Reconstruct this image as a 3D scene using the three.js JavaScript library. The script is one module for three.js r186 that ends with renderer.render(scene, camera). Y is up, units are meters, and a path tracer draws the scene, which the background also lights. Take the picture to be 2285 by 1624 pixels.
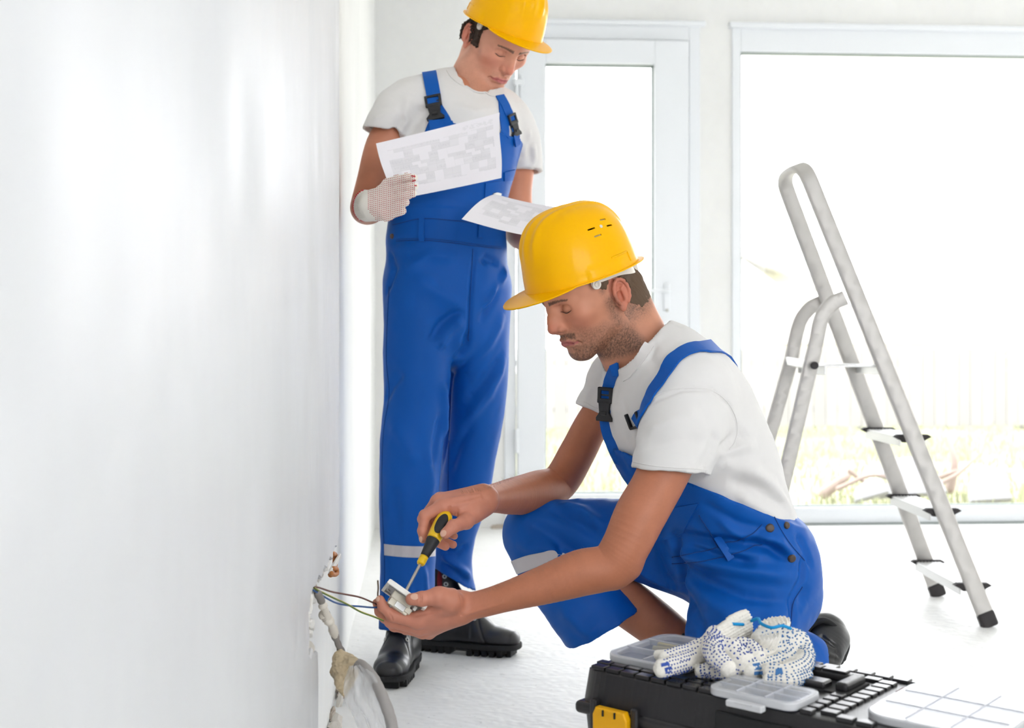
import * as THREE from 'three';
import { mergeGeometries, mergeVertices, toCreasedNormals } from 'three/addons/utils/BufferGeometryUtils.js';
import { RoundedBoxGeometry } from 'three/addons/geometries/RoundedBoxGeometry.js';
import { Brush, Evaluator, SUBTRACTION } from 'three-bvh-csg';
import { RectAreaLightUniformsLib } from 'three/addons/lights/RectAreaLightUniformsLib.js';

// ---------------------------------------------------------------- camera, sky, light, exposure
const W = 2285, H = 1624, FOCAL = 3100, HORIZON = 770, EYE = 0.85, YAW = -3.86 * Math.PI / 180;
const scene = new THREE.Scene();
const camera = new THREE.PerspectiveCamera(2 * Math.atan(H / 2 / FOCAL) * 180 / Math.PI, W / H, 0.05, 200);
camera.position.set(0, EYE, 0);
camera.rotation.set(0, YAW, 0);
camera.setViewOffset(W, H, 0, H / 2 - HORIZON, W, H);      // lens shifted so that uprights stay upright
camera.focus = 2.75; camera.userData.fStop = 5.0;
scene.add(camera);

RectAreaLightUniformsLib.init();
const renderer = new THREE.WebGLRenderer({ antialias: true });
renderer.toneMapping = THREE.LinearToneMapping;
renderer.toneMappingExposure = 1.12;
renderer.shadowMap.enabled = true;
scene.background = new THREE.Color(0.985, 1.0, 1.03);
scene.backgroundIntensity = 6.6;
// fill lights added at unseen openings, sized to brighten the room
function fillLight(x, y, z, w, h, tx, ty, tz, power) {
  const l = new THREE.RectAreaLight(new THREE.Color(1.0, 1.0, 1.0), power, w, h);
  l.position.set(x, y, z); l.lookAt(tx, ty, tz); scene.add(l); return l;
}
const FILL_LIGHTS = [
  fillLight(2.5, 1.72, 2.85, 3.2, 1.5, 2.5, 1.72, 0, 0.6),          // added fill at an unseen opening behind the camera
  fillLight(4.65, 1.3, -4.7, 2.9, 2.3, 0, 1.3, -4.7, 0.8),      // added fill at an unseen opening in the right-hand wall
];

// ---------------------------------------------------------------- helpers
const V = (x, y, z) => new THREE.Vector3(x, y, z);
const FW = V(Math.sin(-YAW), 0, -Math.cos(YAW)), RT = V(Math.cos(YAW), 0, Math.sin(-YAW)), UP = V(0, 1, 0), BK = FW.clone().negate();
// the point of the room that lies at depth d behind pixel (x, y) of the photograph
const P = (x, y, d) => V(0, EYE, 0).addScaledVector(FW, d).addScaledVector(RT, (x - W / 2) / FOCAL * d).addScaledVector(UP, (HORIZON - y) / FOCAL * d);
const px = (n, d) => n / FOCAL * d;                          // n photograph pixels at depth d, in metres
const D = (r, u, b) => RT.clone().multiplyScalar(r).addScaledVector(UP, u).addScaledVector(BK, b);   // right, up, towards the photographer
let seed = 7;
const rnd = () => { seed = (seed * 1664525 + 1013904223) >>> 0; return seed / 4294967296; };
const rr = (a, b) => a + (b - a) * rnd();
const clamp = (x, a, b) => x < a ? a : x > b ? b : x, mix = (a, b, t) => a + (b - a) * t;
const sstep = (a, b, x) => { const t = clamp((x - a) / (b - a), 0, 1); return t * t * (3 - 2 * t); };
const hash3 = (x, y, z) => { let h = Math.imul(x, 374761393) ^ Math.imul(y, 668265263) ^ Math.imul(z, 2147483647 - 5); h = Math.imul(h ^ (h >>> 13), 1274126177); return ((h ^ (h >>> 16)) >>> 0) / 4294967296; };
function noise(x, y, z) {                                    // value noise, -1..1
  const i = Math.floor(x), j = Math.floor(y), k = Math.floor(z); let u = x - i, v = y - j, w = z - k;
  u = u * u * (3 - 2 * u); v = v * v * (3 - 2 * v); w = w * w * (3 - 2 * w);
  const q = (a, b, c) => hash3(i + a, j + b, k + c);
  return 2 * mix(mix(mix(q(0, 0, 0), q(1, 0, 0), u), mix(q(0, 1, 0), q(1, 1, 0), u), v), mix(mix(q(0, 0, 1), q(1, 0, 1), u), mix(q(0, 1, 1), q(1, 1, 1), u), v), w) - 1;
}
const taken = {};
function numbered(n) { taken[n] = (taken[n] ?? -1) + 1; return taken[n] ? n + '_' + String(taken[n]).padStart(3, '0') : n; }
const lit = m => { m.castShadow = m.receiveShadow = true; return m; };
function mesh(name, geo, mat, parent, label) {               // a part of a thing, or a sub-part
  const m = lit(new THREE.Mesh(Array.isArray(geo) ? join(geo) : geo, mat));
  m.name = parent ? name : numbered(name); (parent ?? scene).add(m);
  if (label) m.userData.label = label;
  return m;
}
function tag(o, label, category, group) { o.userData.label = label; o.userData.category = category; if (group) o.userData.group = group; return o; }
function thing(name, label, category, at, group) {           // a Group at the thing's base; its children are its parts
  const g = new THREE.Group(); g.name = numbered(name); if (at) g.position.copy(at); scene.add(g);
  g.updateMatrixWorld(); return tag(g, label, category, group);
}
function struct(name, geo, mat, parent) { const m = mesh(name, geo, mat, parent); if (!parent) { m.name = name; m.userData.kind = 'structure'; } return m; }
function join(list) {
  const clean = list.map(g => { g = g.index ? g : g.clone(); const o = new THREE.BufferGeometry(); const s = g.index ? g.toNonIndexed() : g; for (const k of ['position', 'normal', 'color']) if (s.attributes[k]) o.setAttribute(k, s.attributes[k]); o.setAttribute('uv', s.attributes.uv ?? new THREE.BufferAttribute(new Float32Array(s.attributes.position.count * 2), 2)); return o; });
  const col = clean.some(g => g.attributes.color);
  if (col) for (const g of clean) if (!g.attributes.color) g.setAttribute('color', new THREE.BufferAttribute(new Float32Array(g.attributes.position.count * 3).fill(1), 3));
  return mergeGeometries(clean);
}
const moved = (g, o) => g.translate(-o.x, -o.y, -o.z);
function box(w, h, d, x = 0, y = 0, z = 0, r = 0, seg = 2) {
  const g = r ? new RoundedBoxGeometry(w, h, d, seg, r) : new THREE.BoxGeometry(w, h, d); return g.translate(x, y, z);
}
function std(color, o = {}) { return new THREE.MeshPhysicalMaterial({ color, roughness: 0.7, ...o }); }
function texture(w, h, f, o = {}) {                          // f(u, v) -> grey or [r, g, b], 0..1
  const a = new Uint8Array(w * h * 4);
  for (let j = 0; j < h; j++) for (let i = 0; i < w; i++) { const c = f(i / w, j / h), k = (j * w + i) * 4; const q = Array.isArray(c) ? c : [c, c, c]; for (let n = 0; n < 3; n++) a[k + n] = clamp(q[n], 0, 1) * 255; a[k + 3] = 255; }
  const t = new THREE.DataTexture(a, w, h); t.wrapS = t.wrapT = THREE.RepeatWrapping; t.magFilter = THREE.LinearFilter; t.minFilter = THREE.LinearFilter;
  if (o.srgb) t.colorSpace = THREE.SRGBColorSpace; if (o.repeat) t.repeat.set(...o.repeat); t.needsUpdate = true; return t;
}
// tileable noise on the unit square
function tile(u, v, n, s = 0) { const x = u * n, y = v * n, i = Math.floor(x), j = Math.floor(y); let a = x - i, b = y - j; a = a * a * (3 - 2 * a); b = b * b * (3 - 2 * b); const q = (p, r) => hash3(((i + p) % n + n) % n, ((j + r) % n + n) % n, s); return mix(mix(q(0, 0), q(1, 0), a), mix(q(0, 1), q(1, 1), a), b); }
function uvBox(g, s = 1) {                                   // uv in metres from the dominant axis of the normal
  const p = g.attributes.position, n = g.attributes.normal, uv = new Float32Array(p.count * 2);
  for (let i = 0; i < p.count; i++) { const ax = Math.abs(n.getX(i)), ay = Math.abs(n.getY(i)), az = Math.abs(n.getZ(i)); const [a, b] = ax > ay && ax > az ? [p.getZ(i), p.getY(i)] : ay > az ? [p.getX(i), p.getZ(i)] : [p.getX(i), p.getY(i)]; uv[2 * i] = a * s; uv[2 * i + 1] = b * s; }
  g.setAttribute('uv', new THREE.BufferAttribute(uv, 2)); return g;
}
function tubeGeo(pts, r, n = 40, m = 10, caps = true) {      // r: number or f(t)
  const c = new THREE.CatmullRomCurve3(pts), g = new THREE.TubeGeometry(c, n, 1, m, false), p = g.attributes.position, f = typeof r === 'function' ? r : () => r;
  for (let i = 0; i <= n; i++) { const q = c.getPointAt(i / n), s = f(i / n); for (let j = 0; j <= m; j++) { const k = i * (m + 1) + j; p.setXYZ(k, q.x + (p.getX(k) - q.x) * s, q.y + (p.getY(k) - q.y) * s, q.z + (p.getZ(k) - q.z) * s); } }
  if (!caps) return g;
  const cap = (t, dir) => { const q = c.getPointAt(t), tg = c.getTangentAt(t).multiplyScalar(dir), s = f(t); const h = new THREE.SphereGeometry(s, m, 6, 0, 6.2832, 0, Math.PI / 2); h.applyQuaternion(new THREE.Quaternion().setFromUnitVectors(UP, tg)); return h.translate(q.x, q.y, q.z); };
  return join([g, cap(0, -1), cap(1, 1)]);
}
function bar(a, b, w, h, side, r = 0) {                      // a straight bar of w (along side) by h
  const y = b.clone().sub(a), L = y.length(); y.normalize(); const x = side.clone().addScaledVector(y, -side.dot(y)).normalize(), z = x.clone().cross(y);
  const g = box(w, L, h, 0, 0, 0, r); const c = a.clone().add(b).multiplyScalar(0.5); return g.applyMatrix4(new THREE.Matrix4().makeBasis(x, y, z).setPosition(c));
}
function lathe(prof, n = 32) { return new THREE.LatheGeometry(prof.map(([r, y]) => new THREE.Vector2(r, y)), n); }
function place(g, o, x, y, z) { return g.applyMatrix4(new THREE.Matrix4().makeBasis(x, y, z).setPosition(o)); }
const frameY = (y, hint) => { y = y.clone().normalize(); const x = hint.clone().addScaledVector(y, -hint.dot(y)).normalize(); return [x, y, x.clone().cross(y)]; };

// ---------------------------------------------------------------- signed-distance modelling
class Field {
  constructor() { this.p = []; this.extra = null; }
  add(prim, k = 0.01, op = 0) { this.p.push({ ...prim, k, op }); return this; }   // op 0 join, 1 cut, 2 keep
  cut(prim, k = 0.004) { return this.add(prim, k, 1); }
  keep(prim, k = 0.003) { return this.add(prim, k, 2); }
  at(x, y, z) {
    let d = 1e3;
    for (const q of this.p) {
      const k = q.k;
      if (q.r !== undefined) { const dx = x - q.c.x, dy = y - q.c.y, dz = z - q.c.z, lb = Math.sqrt(dx * dx + dy * dy + dz * dz) - q.r; if (q.op === 0 ? lb > d + k : q.op === 1 && lb > k - d) { continue; } }
      const v = q.f(x, y, z);
      if (q.op === 0) { const h = k - Math.abs(d - v); d = Math.min(d, v); if (h > 0) d -= h * h / (4 * k); }
      else { const w = q.op === 1 ? -v : v, h = k - Math.abs(d - w); d = Math.max(d, w); if (h > 0) d += h * h / (4 * k); }
    }
    return this.extra ? this.extra(d, x, y, z) : d;
  }
  normal(p, e = 0.002) { return V(this.at(p.x + e, p.y, p.z) - this.at(p.x - e, p.y, p.z), this.at(p.x, p.y + e, p.z) - this.at(p.x, p.y - e, p.z), this.at(p.x, p.y, p.z + e) - this.at(p.x, p.y, p.z - e)).normalize(); }
  hit(o, dir, t0 = 0, t1 = 8) { let t = t0; for (let i = 0; i < 300 && t < t1; i++) { const p = o.clone().addScaledVector(dir, t), d = this.at(p.x, p.y, p.z); if (d < 3e-4) return p; t += Math.max(d * 0.7, 3e-4); } return null; }
  seen(x, y, d0 = 1.2, d1 = 4.6) { const a = P(x, y, d0), b = P(x, y, d1), dir = b.clone().sub(a), L = dir.length(); return this.hit(a, dir.normalize(), 0, L); }   // where the surface lies behind a spot of the photograph
}
const ball = (c, r) => ({ c, r, f: (x, y, z) => { const a = x - c.x, b = y - c.y, e = z - c.z; return Math.sqrt(a * a + b * b + e * e) - r; } });
function cone(a, b, ra, rb) {
  const abx = b.x - a.x, aby = b.y - a.y, abz = b.z - a.z, L2 = abx * abx + aby * aby + abz * abz || 1e-9, c = a.clone().add(b).multiplyScalar(0.5);
  return { c, r: Math.sqrt(L2) / 2 + Math.max(ra, rb), f: (x, y, z) => { const dx = x - a.x, dy = y - a.y, dz = z - a.z; let t = (dx * abx + dy * aby + dz * abz) / L2; t = t < 0 ? 0 : t > 1 ? 1 : t; const u = dx - abx * t, v = dy - aby * t, w = dz - abz * t; return Math.sqrt(u * u + v * v + w * w) - (ra + (rb - ra) * t); } };
}
function ell(c, rx, ry, rz, X = V(1, 0, 0), Y = V(0, 1, 0), Z = V(0, 0, 1)) {
  return { c, r: Math.max(rx, ry, rz), f: (x, y, z) => { const a = x - c.x, b = y - c.y, e = z - c.z; const p = (a * X.x + b * X.y + e * X.z) / rx, q = (a * Y.x + b * Y.y + e * Y.z) / ry, s = (a * Z.x + b * Z.y + e * Z.z) / rz; const k0 = Math.sqrt(p * p + q * q + s * s), m = Math.sqrt(p * p / (rx * rx) + q * q / (ry * ry) + s * s / (rz * rz)); return m > 1e-9 ? k0 * (k0 - 1) / m : -Math.min(rx, ry, rz); } };
}
// a limb or sleeve with elliptical sections: rows [point, half-width along side, half-depth]; round ends
function limb(rows, side, n = 5, flat = false) {
  const cv = new THREE.CatmullRomCurve3(rows.map(r => r[0]), false, 'centripetal'), N = (rows.length - 1) * n, pt = [], A = [], B = [];
  const cat = (i, t, k) => { const g = j => rows[clamp(j, 0, rows.length - 1)][k] ?? rows[clamp(j, 0, rows.length - 1)][1]; const p0 = g(i - 1), p1 = g(i), p2 = g(i + 1), p3 = g(i + 2); return 0.5 * (2 * p1 + (p2 - p0) * t + (2 * p0 - 5 * p1 + 4 * p2 - p3) * t * t + (3 * p1 - p0 - 3 * p2 + p3) * t * t * t); };
  for (let i = 0; i <= N; i++) { const u = i / N * (rows.length - 1), k = Math.min(Math.floor(u), rows.length - 2); pt.push(cv.getPoint(i / N)); A.push(cat(k, u - k, 1)); B.push(cat(k, u - k, 2)); }
  const seg = [];
  for (let i = 0; i < N; i++) { const a = pt[i], b = pt[i + 1], y = b.clone().sub(a), L = y.length(); y.normalize(); const s = typeof side === 'function' ? side(i / N) : side, x = s.clone().addScaledVector(y, -s.dot(y)).normalize(), z = x.clone().cross(y); seg.push({ a, y, x, z, L, i }); }
  const bx = new THREE.Box3().setFromPoints(pt), c = bx.getCenter(V()), r = Math.max(...pt.map(p => p.distanceTo(c))) + Math.max(...A, ...B);
  return { c, r, f: (X, Y, Z) => {
    let best = 1e3;
    for (const s of seg) {
      const dx = X - s.a.x, dy = Y - s.a.y, dz = Z - s.a.z; const t0 = dx * s.y.x + dy * s.y.y + dz * s.y.z, t = t0 < 0 ? 0 : t0 > s.L ? s.L : t0, e = t0 - t, w = t / s.L;
      const ra = A[s.i] + (A[s.i + 1] - A[s.i]) * w, rb = B[s.i] + (B[s.i + 1] - B[s.i]) * w, rm = Math.min(ra, rb);
      const p = (dx * s.x.x + dy * s.x.y + dz * s.x.z), q = (dx * s.z.x + dy * s.z.y + dz * s.z.z);
      const P1 = p / ra, Q1 = q / rb, E1 = e / rm, k0 = Math.sqrt(P1 * P1 + Q1 * Q1 + E1 * E1), m = Math.sqrt(P1 * P1 / (ra * ra) + Q1 * Q1 / (rb * rb) + E1 * E1 / (rm * rm));
      const d = m > 1e-9 ? k0 * (k0 - 1) / m : -rm;
      if (d < best) best = d;
    }
    return best;
  } };
}
const half = (pt, n) => { n = n.clone().normalize(); const k = n.dot(pt); return { f: (x, y, z) => n.x * x + n.y * y + n.z * z - k }; };   // n points out of what is kept
const grown = (prim, by) => ({ c: prim.c, r: prim.r + by, f: (x, y, z) => prim.f(x, y, z) - by });
const field = (F, by = 0) => ({ f: (x, y, z) => F.at(x, y, z) - by });
// closed mesh of a field: surface nets on the blocks that the surface crosses
function skin(F, bounds, h, o = {}) {
  const f = F.at ? (x, y, z) => F.at(x, y, z) : F, lo = bounds.min, B = 8, bs = B * h;
  const nb = [0, 1, 2].map(i => Math.ceil((bounds.max.getComponent(i) - lo.getComponent(i)) / bs));
  const blocks = new Map(), key = (i, j, k) => (i * nb[1] + j) * nb[2] + k, reach = bs * 0.87 * (o.slack ?? 1.35);
  const walk = (i0, j0, k0, n) => {                          // octree descent
    if (i0 >= nb[0] || j0 >= nb[1] || k0 >= nb[2]) return;
    const s = n * bs, d = f(lo.x + i0 * bs + s / 2, lo.y + j0 * bs + s / 2, lo.z + k0 * bs + s / 2);
    if (Math.abs(d) > reach * n) return;
    if (n > 1) { const m = n / 2; for (let a = 0; a < 8; a++) walk(i0 + (a & 1 ? m : 0), j0 + (a & 2 ? m : 0), k0 + (a & 4 ? m : 0), m); return; }
    const v = new Float32Array((B + 1) ** 3); let q = 0;
    for (let i = 0; i <= B; i++) for (let j = 0; j <= B; j++) for (let k = 0; k <= B; k++) v[q++] = f(lo.x + (i0 * B + i) * h, lo.y + (j0 * B + j) * h, lo.z + (k0 * B + k) * h);
    blocks.set(key(i0, j0, k0), { i0, j0, k0, v, id: new Int32Array(B ** 3).fill(-1) });
  };
  let top = 1; while (top < Math.max(...nb)) top *= 2; walk(0, 0, 0, top);
  const pos = [], N1 = B + 1, at = (v, i, j, k) => v[(i * N1 + j) * N1 + k];
  for (const b of blocks.values()) for (let i = 0; i < B; i++) for (let j = 0; j < B; j++) for (let k = 0; k < B; k++) {
    const c = [at(b.v, i, j, k), at(b.v, i + 1, j, k), at(b.v, i, j + 1, k), at(b.v, i + 1, j + 1, k), at(b.v, i, j, k + 1), at(b.v, i + 1, j, k + 1), at(b.v, i, j + 1, k + 1), at(b.v, i + 1, j + 1, k + 1)];
    let m = 0; for (let a = 0; a < 8; a++) if (c[a] < 0) m |= 1 << a; if (m === 0 || m === 255) continue;
    let sx = 0, sy = 0, sz = 0, n = 0;
    for (let a = 0; a < 8; a++) for (const e of [1, 2, 4]) if (!(a & e) && (c[a] < 0) !== (c[a | e] < 0)) { const t = c[a] / (c[a] - c[a | e]); sx += (a & 1) + (e === 1 ? t : 0); sy += (a >> 1 & 1) + (e === 2 ? t : 0); sz += (a >> 2 & 1) + (e === 4 ? t : 0); n++; }
    b.id[(i * B + j) * B + k] = pos.length / 3; pos.push(lo.x + (b.i0 * B + i + sx / n) * h, lo.y + (b.j0 * B + j + sy / n) * h, lo.z + (b.k0 * B + k + sz / n) * h);
  }
  const cell = (b, i, j, k) => { let { i0, j0, k0 } = b; if (i < 0) { i += B; i0--; } if (j < 0) { j += B; j0--; } if (k < 0) { k += B; k0--; } if (i0 !== b.i0 || j0 !== b.j0 || k0 !== b.k0) { b = i0 < 0 || j0 < 0 || k0 < 0 ? null : blocks.get(key(i0, j0, k0)); if (!b) return -1; } return b.id[(i * B + j) * B + k]; };
  const idx = [];
  for (const b of blocks.values()) for (let i = 0; i < B; i++) for (let j = 0; j < B; j++) for (let k = 0; k < B; k++) {
    const s = at(b.v, i, j, k) < 0;
    for (let e = 0; e < 3; e++) {
      if (s === (at(b.v, i + (e === 0), j + (e === 1), k + (e === 2)) < 0)) continue;
      const q = e === 0 ? [cell(b, i, j, k), cell(b, i, j - 1, k), cell(b, i, j - 1, k - 1), cell(b, i, j, k - 1)] : e === 1 ? [cell(b, i, j, k), cell(b, i, j, k - 1), cell(b, i - 1, j, k - 1), cell(b, i - 1, j, k)] : [cell(b, i, j, k), cell(b, i - 1, j, k), cell(b, i - 1, j - 1, k), cell(b, i, j - 1, k)];
      if (q.some(x => x < 0)) continue;
      if (s) idx.push(q[0], q[1], q[2], q[0], q[2], q[3]); else idx.push(q[0], q[2], q[1], q[0], q[3], q[2]);
    }
  }
  const n = pos.length / 3, nor = new Float32Array(pos.length), e = h * 0.6, col = o.color ? new Float32Array(pos.length) : null, g = new THREE.BufferGeometry();
  for (let i = 0; i < n; i++) {
    let x = pos[3 * i], y = pos[3 * i + 1], z = pos[3 * i + 2], gx, gy, gz, l;
    for (let it = 0; it < 2; it++) {                         // pull the vertex onto the surface
      gx = (f(x + e, y, z) - f(x - e, y, z)) / (2 * e); gy = (f(x, y + e, z) - f(x, y - e, z)) / (2 * e); gz = (f(x, y, z + e) - f(x, y, z - e)) / (2 * e); l = Math.hypot(gx, gy, gz) || 1;
      if (it === 0) { const d = clamp(f(x, y, z) / (l * l), -h * 0.6, h * 0.6); x -= gx * d; y -= gy * d; z -= gz * d; }
    }
    pos[3 * i] = x; pos[3 * i + 1] = y; pos[3 * i + 2] = z; nor[3 * i] = gx / l; nor[3 * i + 1] = gy / l; nor[3 * i + 2] = gz / l;
    if (col) { const c = o.color(x, y, z, gx / l, gy / l, gz / l); col[3 * i] = c[0]; col[3 * i + 1] = c[1]; col[3 * i + 2] = c[2]; }
  }
  g.setAttribute('position', new THREE.BufferAttribute(new Float32Array(pos), 3)); g.setAttribute('normal', new THREE.BufferAttribute(nor, 3));
  if (col) g.setAttribute('color', new THREE.BufferAttribute(col, 3)); g.setIndex(idx); return g;
}
const around = (pts, m) => new THREE.Box3().setFromPoints(pts).expandByScalar(m);
// ---------------------------------------------------------------- the head, in its own axes: x to its left, y up, z forward, origin between the ears
const lin = (r, g, b) => { const c = new THREE.Color().setRGB(r / 255, g / 255, b / 255, THREE.SRGBColorSpace); return [c.r, c.g, c.b]; };
const LX = s => [V(s * 0.0025, -0.0445, 0.0985), V(s * 0.010, -0.0435, 0.0965), V(s * 0.019, -0.0465, 0.090), V(s * 0.0255, -0.049, 0.0825)];
function headField(o = {}) {
  const F = new Field(), w = o.wide ?? 1, S = [-1, 1];
  F.add(ell(V(0, 0.052, -0.006), 0.0745, 0.083, 0.095), 0.02);
  F.add(ell(V(0, 0.055, 0.030), 0.064, 0.058, 0.064), 0.03);
  F.add(ell(V(0, -0.002, 0.036), 0.0575 * w, 0.066, 0.052), 0.03);
  F.add(ell(V(0, -0.040, 0.044), 0.047 * w, 0.046, 0.044), 0.025);
  for (const s of S) {
    F.add(ell(V(s * 0.044, 0.004, 0.060), 0.021, 0.018, 0.020), 0.02);                           // cheekbone
    F.add(cone(V(s * 0.046 * w, -0.048, 0.004), V(s * 0.016, -0.078, 0.070), 0.0165, 0.0165), 0.02);   // jaw
    F.add(cone(V(s * 0.054 * w, 0.005, 0.002), V(s * 0.0465 * w, -0.046, 0.006), 0.015, 0.016), 0.02);
  }
  F.add(ell(V(0, -0.076, 0.078), 0.021, 0.0165, 0.0165), 0.014);                                 // chin
  F.add(ell(V(0, -0.046, 0.079), 0.029, 0.019, 0.0175), 0.014);                                  // round the teeth
  for (const s of S) {
    F.add(cone(V(s * 0.012, 0.0415, 0.0885), V(s * 0.044, 0.0385, 0.070), 0.0085, 0.0085), 0.012);   // brow
    F.cut(ell(V(s * 0.031, 0.0250, 0.0965), 0.0190, 0.0115, 0.0185), 0.010);                     // eye hollow
  }
  F.add(cone(V(0, 0.036, 0.0865), V(0, 0.004, 0.1055), 0.0080, 0.0085), 0.012);                  // nose
  F.add(cone(V(0, 0.020, 0.086), V(0, -0.010, 0.095), 0.0125, 0.0150), 0.010);
  F.add(cone(V(0, 0.010, 0.103), V(0, -0.0075, 0.1090), 0.0080, 0.0090), 0.008);
  F.add(ell(V(0, -0.0085, 0.1120), 0.0088, 0.0080, 0.0080), 0.006);
  for (const s of S) {
    F.add(ell(V(s * 0.0125, -0.0130, 0.0965), 0.0056, 0.0072, 0.0105), 0.005);
    F.cut(ell(V(s * 0.0066, -0.0215, 0.1020), 0.0034, 0.0040, 0.0065), 0.002);
    F.cut(cone(V(s * 0.0195, -0.005, 0.094), V(s * 0.0205, -0.0165, 0.090), 0.0010, 0.0012), 0.004);   // crease beside the wing
  }
  F.add(cone(V(0, -0.0145, 0.108), V(0, -0.024, 0.094), 0.0048, 0.0065), 0.005);
  for (const s of S) {                                                                           // closed lids over the eyes
    F.add(ell(V(s * 0.0312, 0.0232, 0.0725), 0.0148, 0.0122, 0.0142), 0.0022);
    F.cut(cone(V(s * 0.0185, 0.0325, 0.0855), V(s * 0.033, 0.0355, 0.0865), 0.0012, 0.0012), 0.003);
    F.cut(cone(V(s * 0.033, 0.0355, 0.0865), V(s * 0.045, 0.0310, 0.0775), 0.0012, 0.0012), 0.003);
    F.cut(cone(V(s * 0.0175, 0.0185, 0.0865), V(s * 0.031, 0.0150, 0.0885), 0.0007, 0.0007), 0.0015);
    F.cut(cone(V(s * 0.031, 0.0150, 0.0885), V(s * 0.0455, 0.0180, 0.0765), 0.0007, 0.0007), 0.0015);
    F.add(cone(V(s * 0.021, 0.0115, 0.0835), V(s * 0.043, 0.0130, 0.0755), 0.0030, 0.0030), 0.004);   // lower lid
    const u = LX(s), y = t => V(0, t, 0);
    for (let i = 0; i < 3; i++) {
      F.add(cone(u[i].clone().add(y(0.0032)), u[i + 1].clone().add(y(i === 2 ? 0.0005 : 0.0032)), [0.0042, 0.0042, 0.0036][i], [0.0042, 0.0036, 0.0014][i]), 0.0035);
      F.add(cone(u[i].clone().add(V(0, -0.0058, -0.0012)), u[i + 1].clone().add(V(0, i === 2 ? -0.0015 : -0.0054, -0.0012)), [0.0056, 0.0054, 0.0044][i], [0.0054, 0.0044, 0.0014][i]), 0.0035);
    }
    for (let i = 0; i < 3; i++) F.cut(cone(u[i].clone().add(V(0, -0.0008, 0.003)), u[i + 1].clone().add(V(0, -0.0008, 0.003)), 0.0009, 0.0009), 0.002);
    F.cut(cone(V(s * 0.027, -0.049, 0.0855), V(s * 0.029, -0.052, 0.083), 0.0022, 0.0015), 0.006);
    // ear
    const ec = V(s * 0.0765, 0.004, -0.014), rim = [];
    for (let i = 0; i <= 11; i++) { const a = -2.1 + i / 11 * 5.0; rim.push(V(ec.x + s * (0.0045 + 0.0055 * Math.sin(Math.PI * i / 11)), ec.y + 0.0040 + 0.0270 * Math.cos(a - 0.25), ec.z - 0.0010 - 0.0168 * Math.sin(a - 0.25) )); }
    F.add(ell(ec.clone().add(V(s * 0.0005, 0.002, 0.0005)), 0.0052, 0.0300, 0.0185, V(1, 0, s * 0.3).normalize(), V(0, 1, 0.1).normalize(), V(-s * 0.3, 0, 1).normalize()), 0.005);
    F.add(cone(ec.clone().add(V(-s * 0.006, 0.006, 0.004)), ec.clone().add(V(-s * 0.006, -0.012, 0.006)), 0.009, 0.008), 0.006);
    F.cut(ell(V(ec.x + s * 0.008, ec.y - 0.003, ec.z + 0.0025), 0.0105, 0.0125, 0.0088), 0.003);
    F.cut(ell(V(ec.x + s * 0.008, ec.y + 0.0155, ec.z + 0.001), 0.0070, 0.0070, 0.0095), 0.003);
    for (let i = 0; i < 11; i++) F.add(cone(rim[i], rim[i + 1], 0.0033, 0.0033), 0.002);
    F.add(ell(V(ec.x + s * 0.001, ec.y - 0.026, ec.z + 0.006), 0.0038, 0.0085, 0.0072), 0.005);  // lobe
    F.add(cone(V(ec.x + s * 0.004, ec.y + 0.010, ec.z - 0.006), V(ec.x + s * 0.0035, ec.y - 0.013, ec.z - 0.005), 0.0028, 0.0028), 0.003);
    F.add(ell(V(ec.x + s * 0.0005, ec.y - 0.004, ec.z + 0.0125), 0.0035, 0.0055, 0.0035), 0.003);   // tragus
  }
  return F;
}
const HEAD0 = headField();
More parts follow.
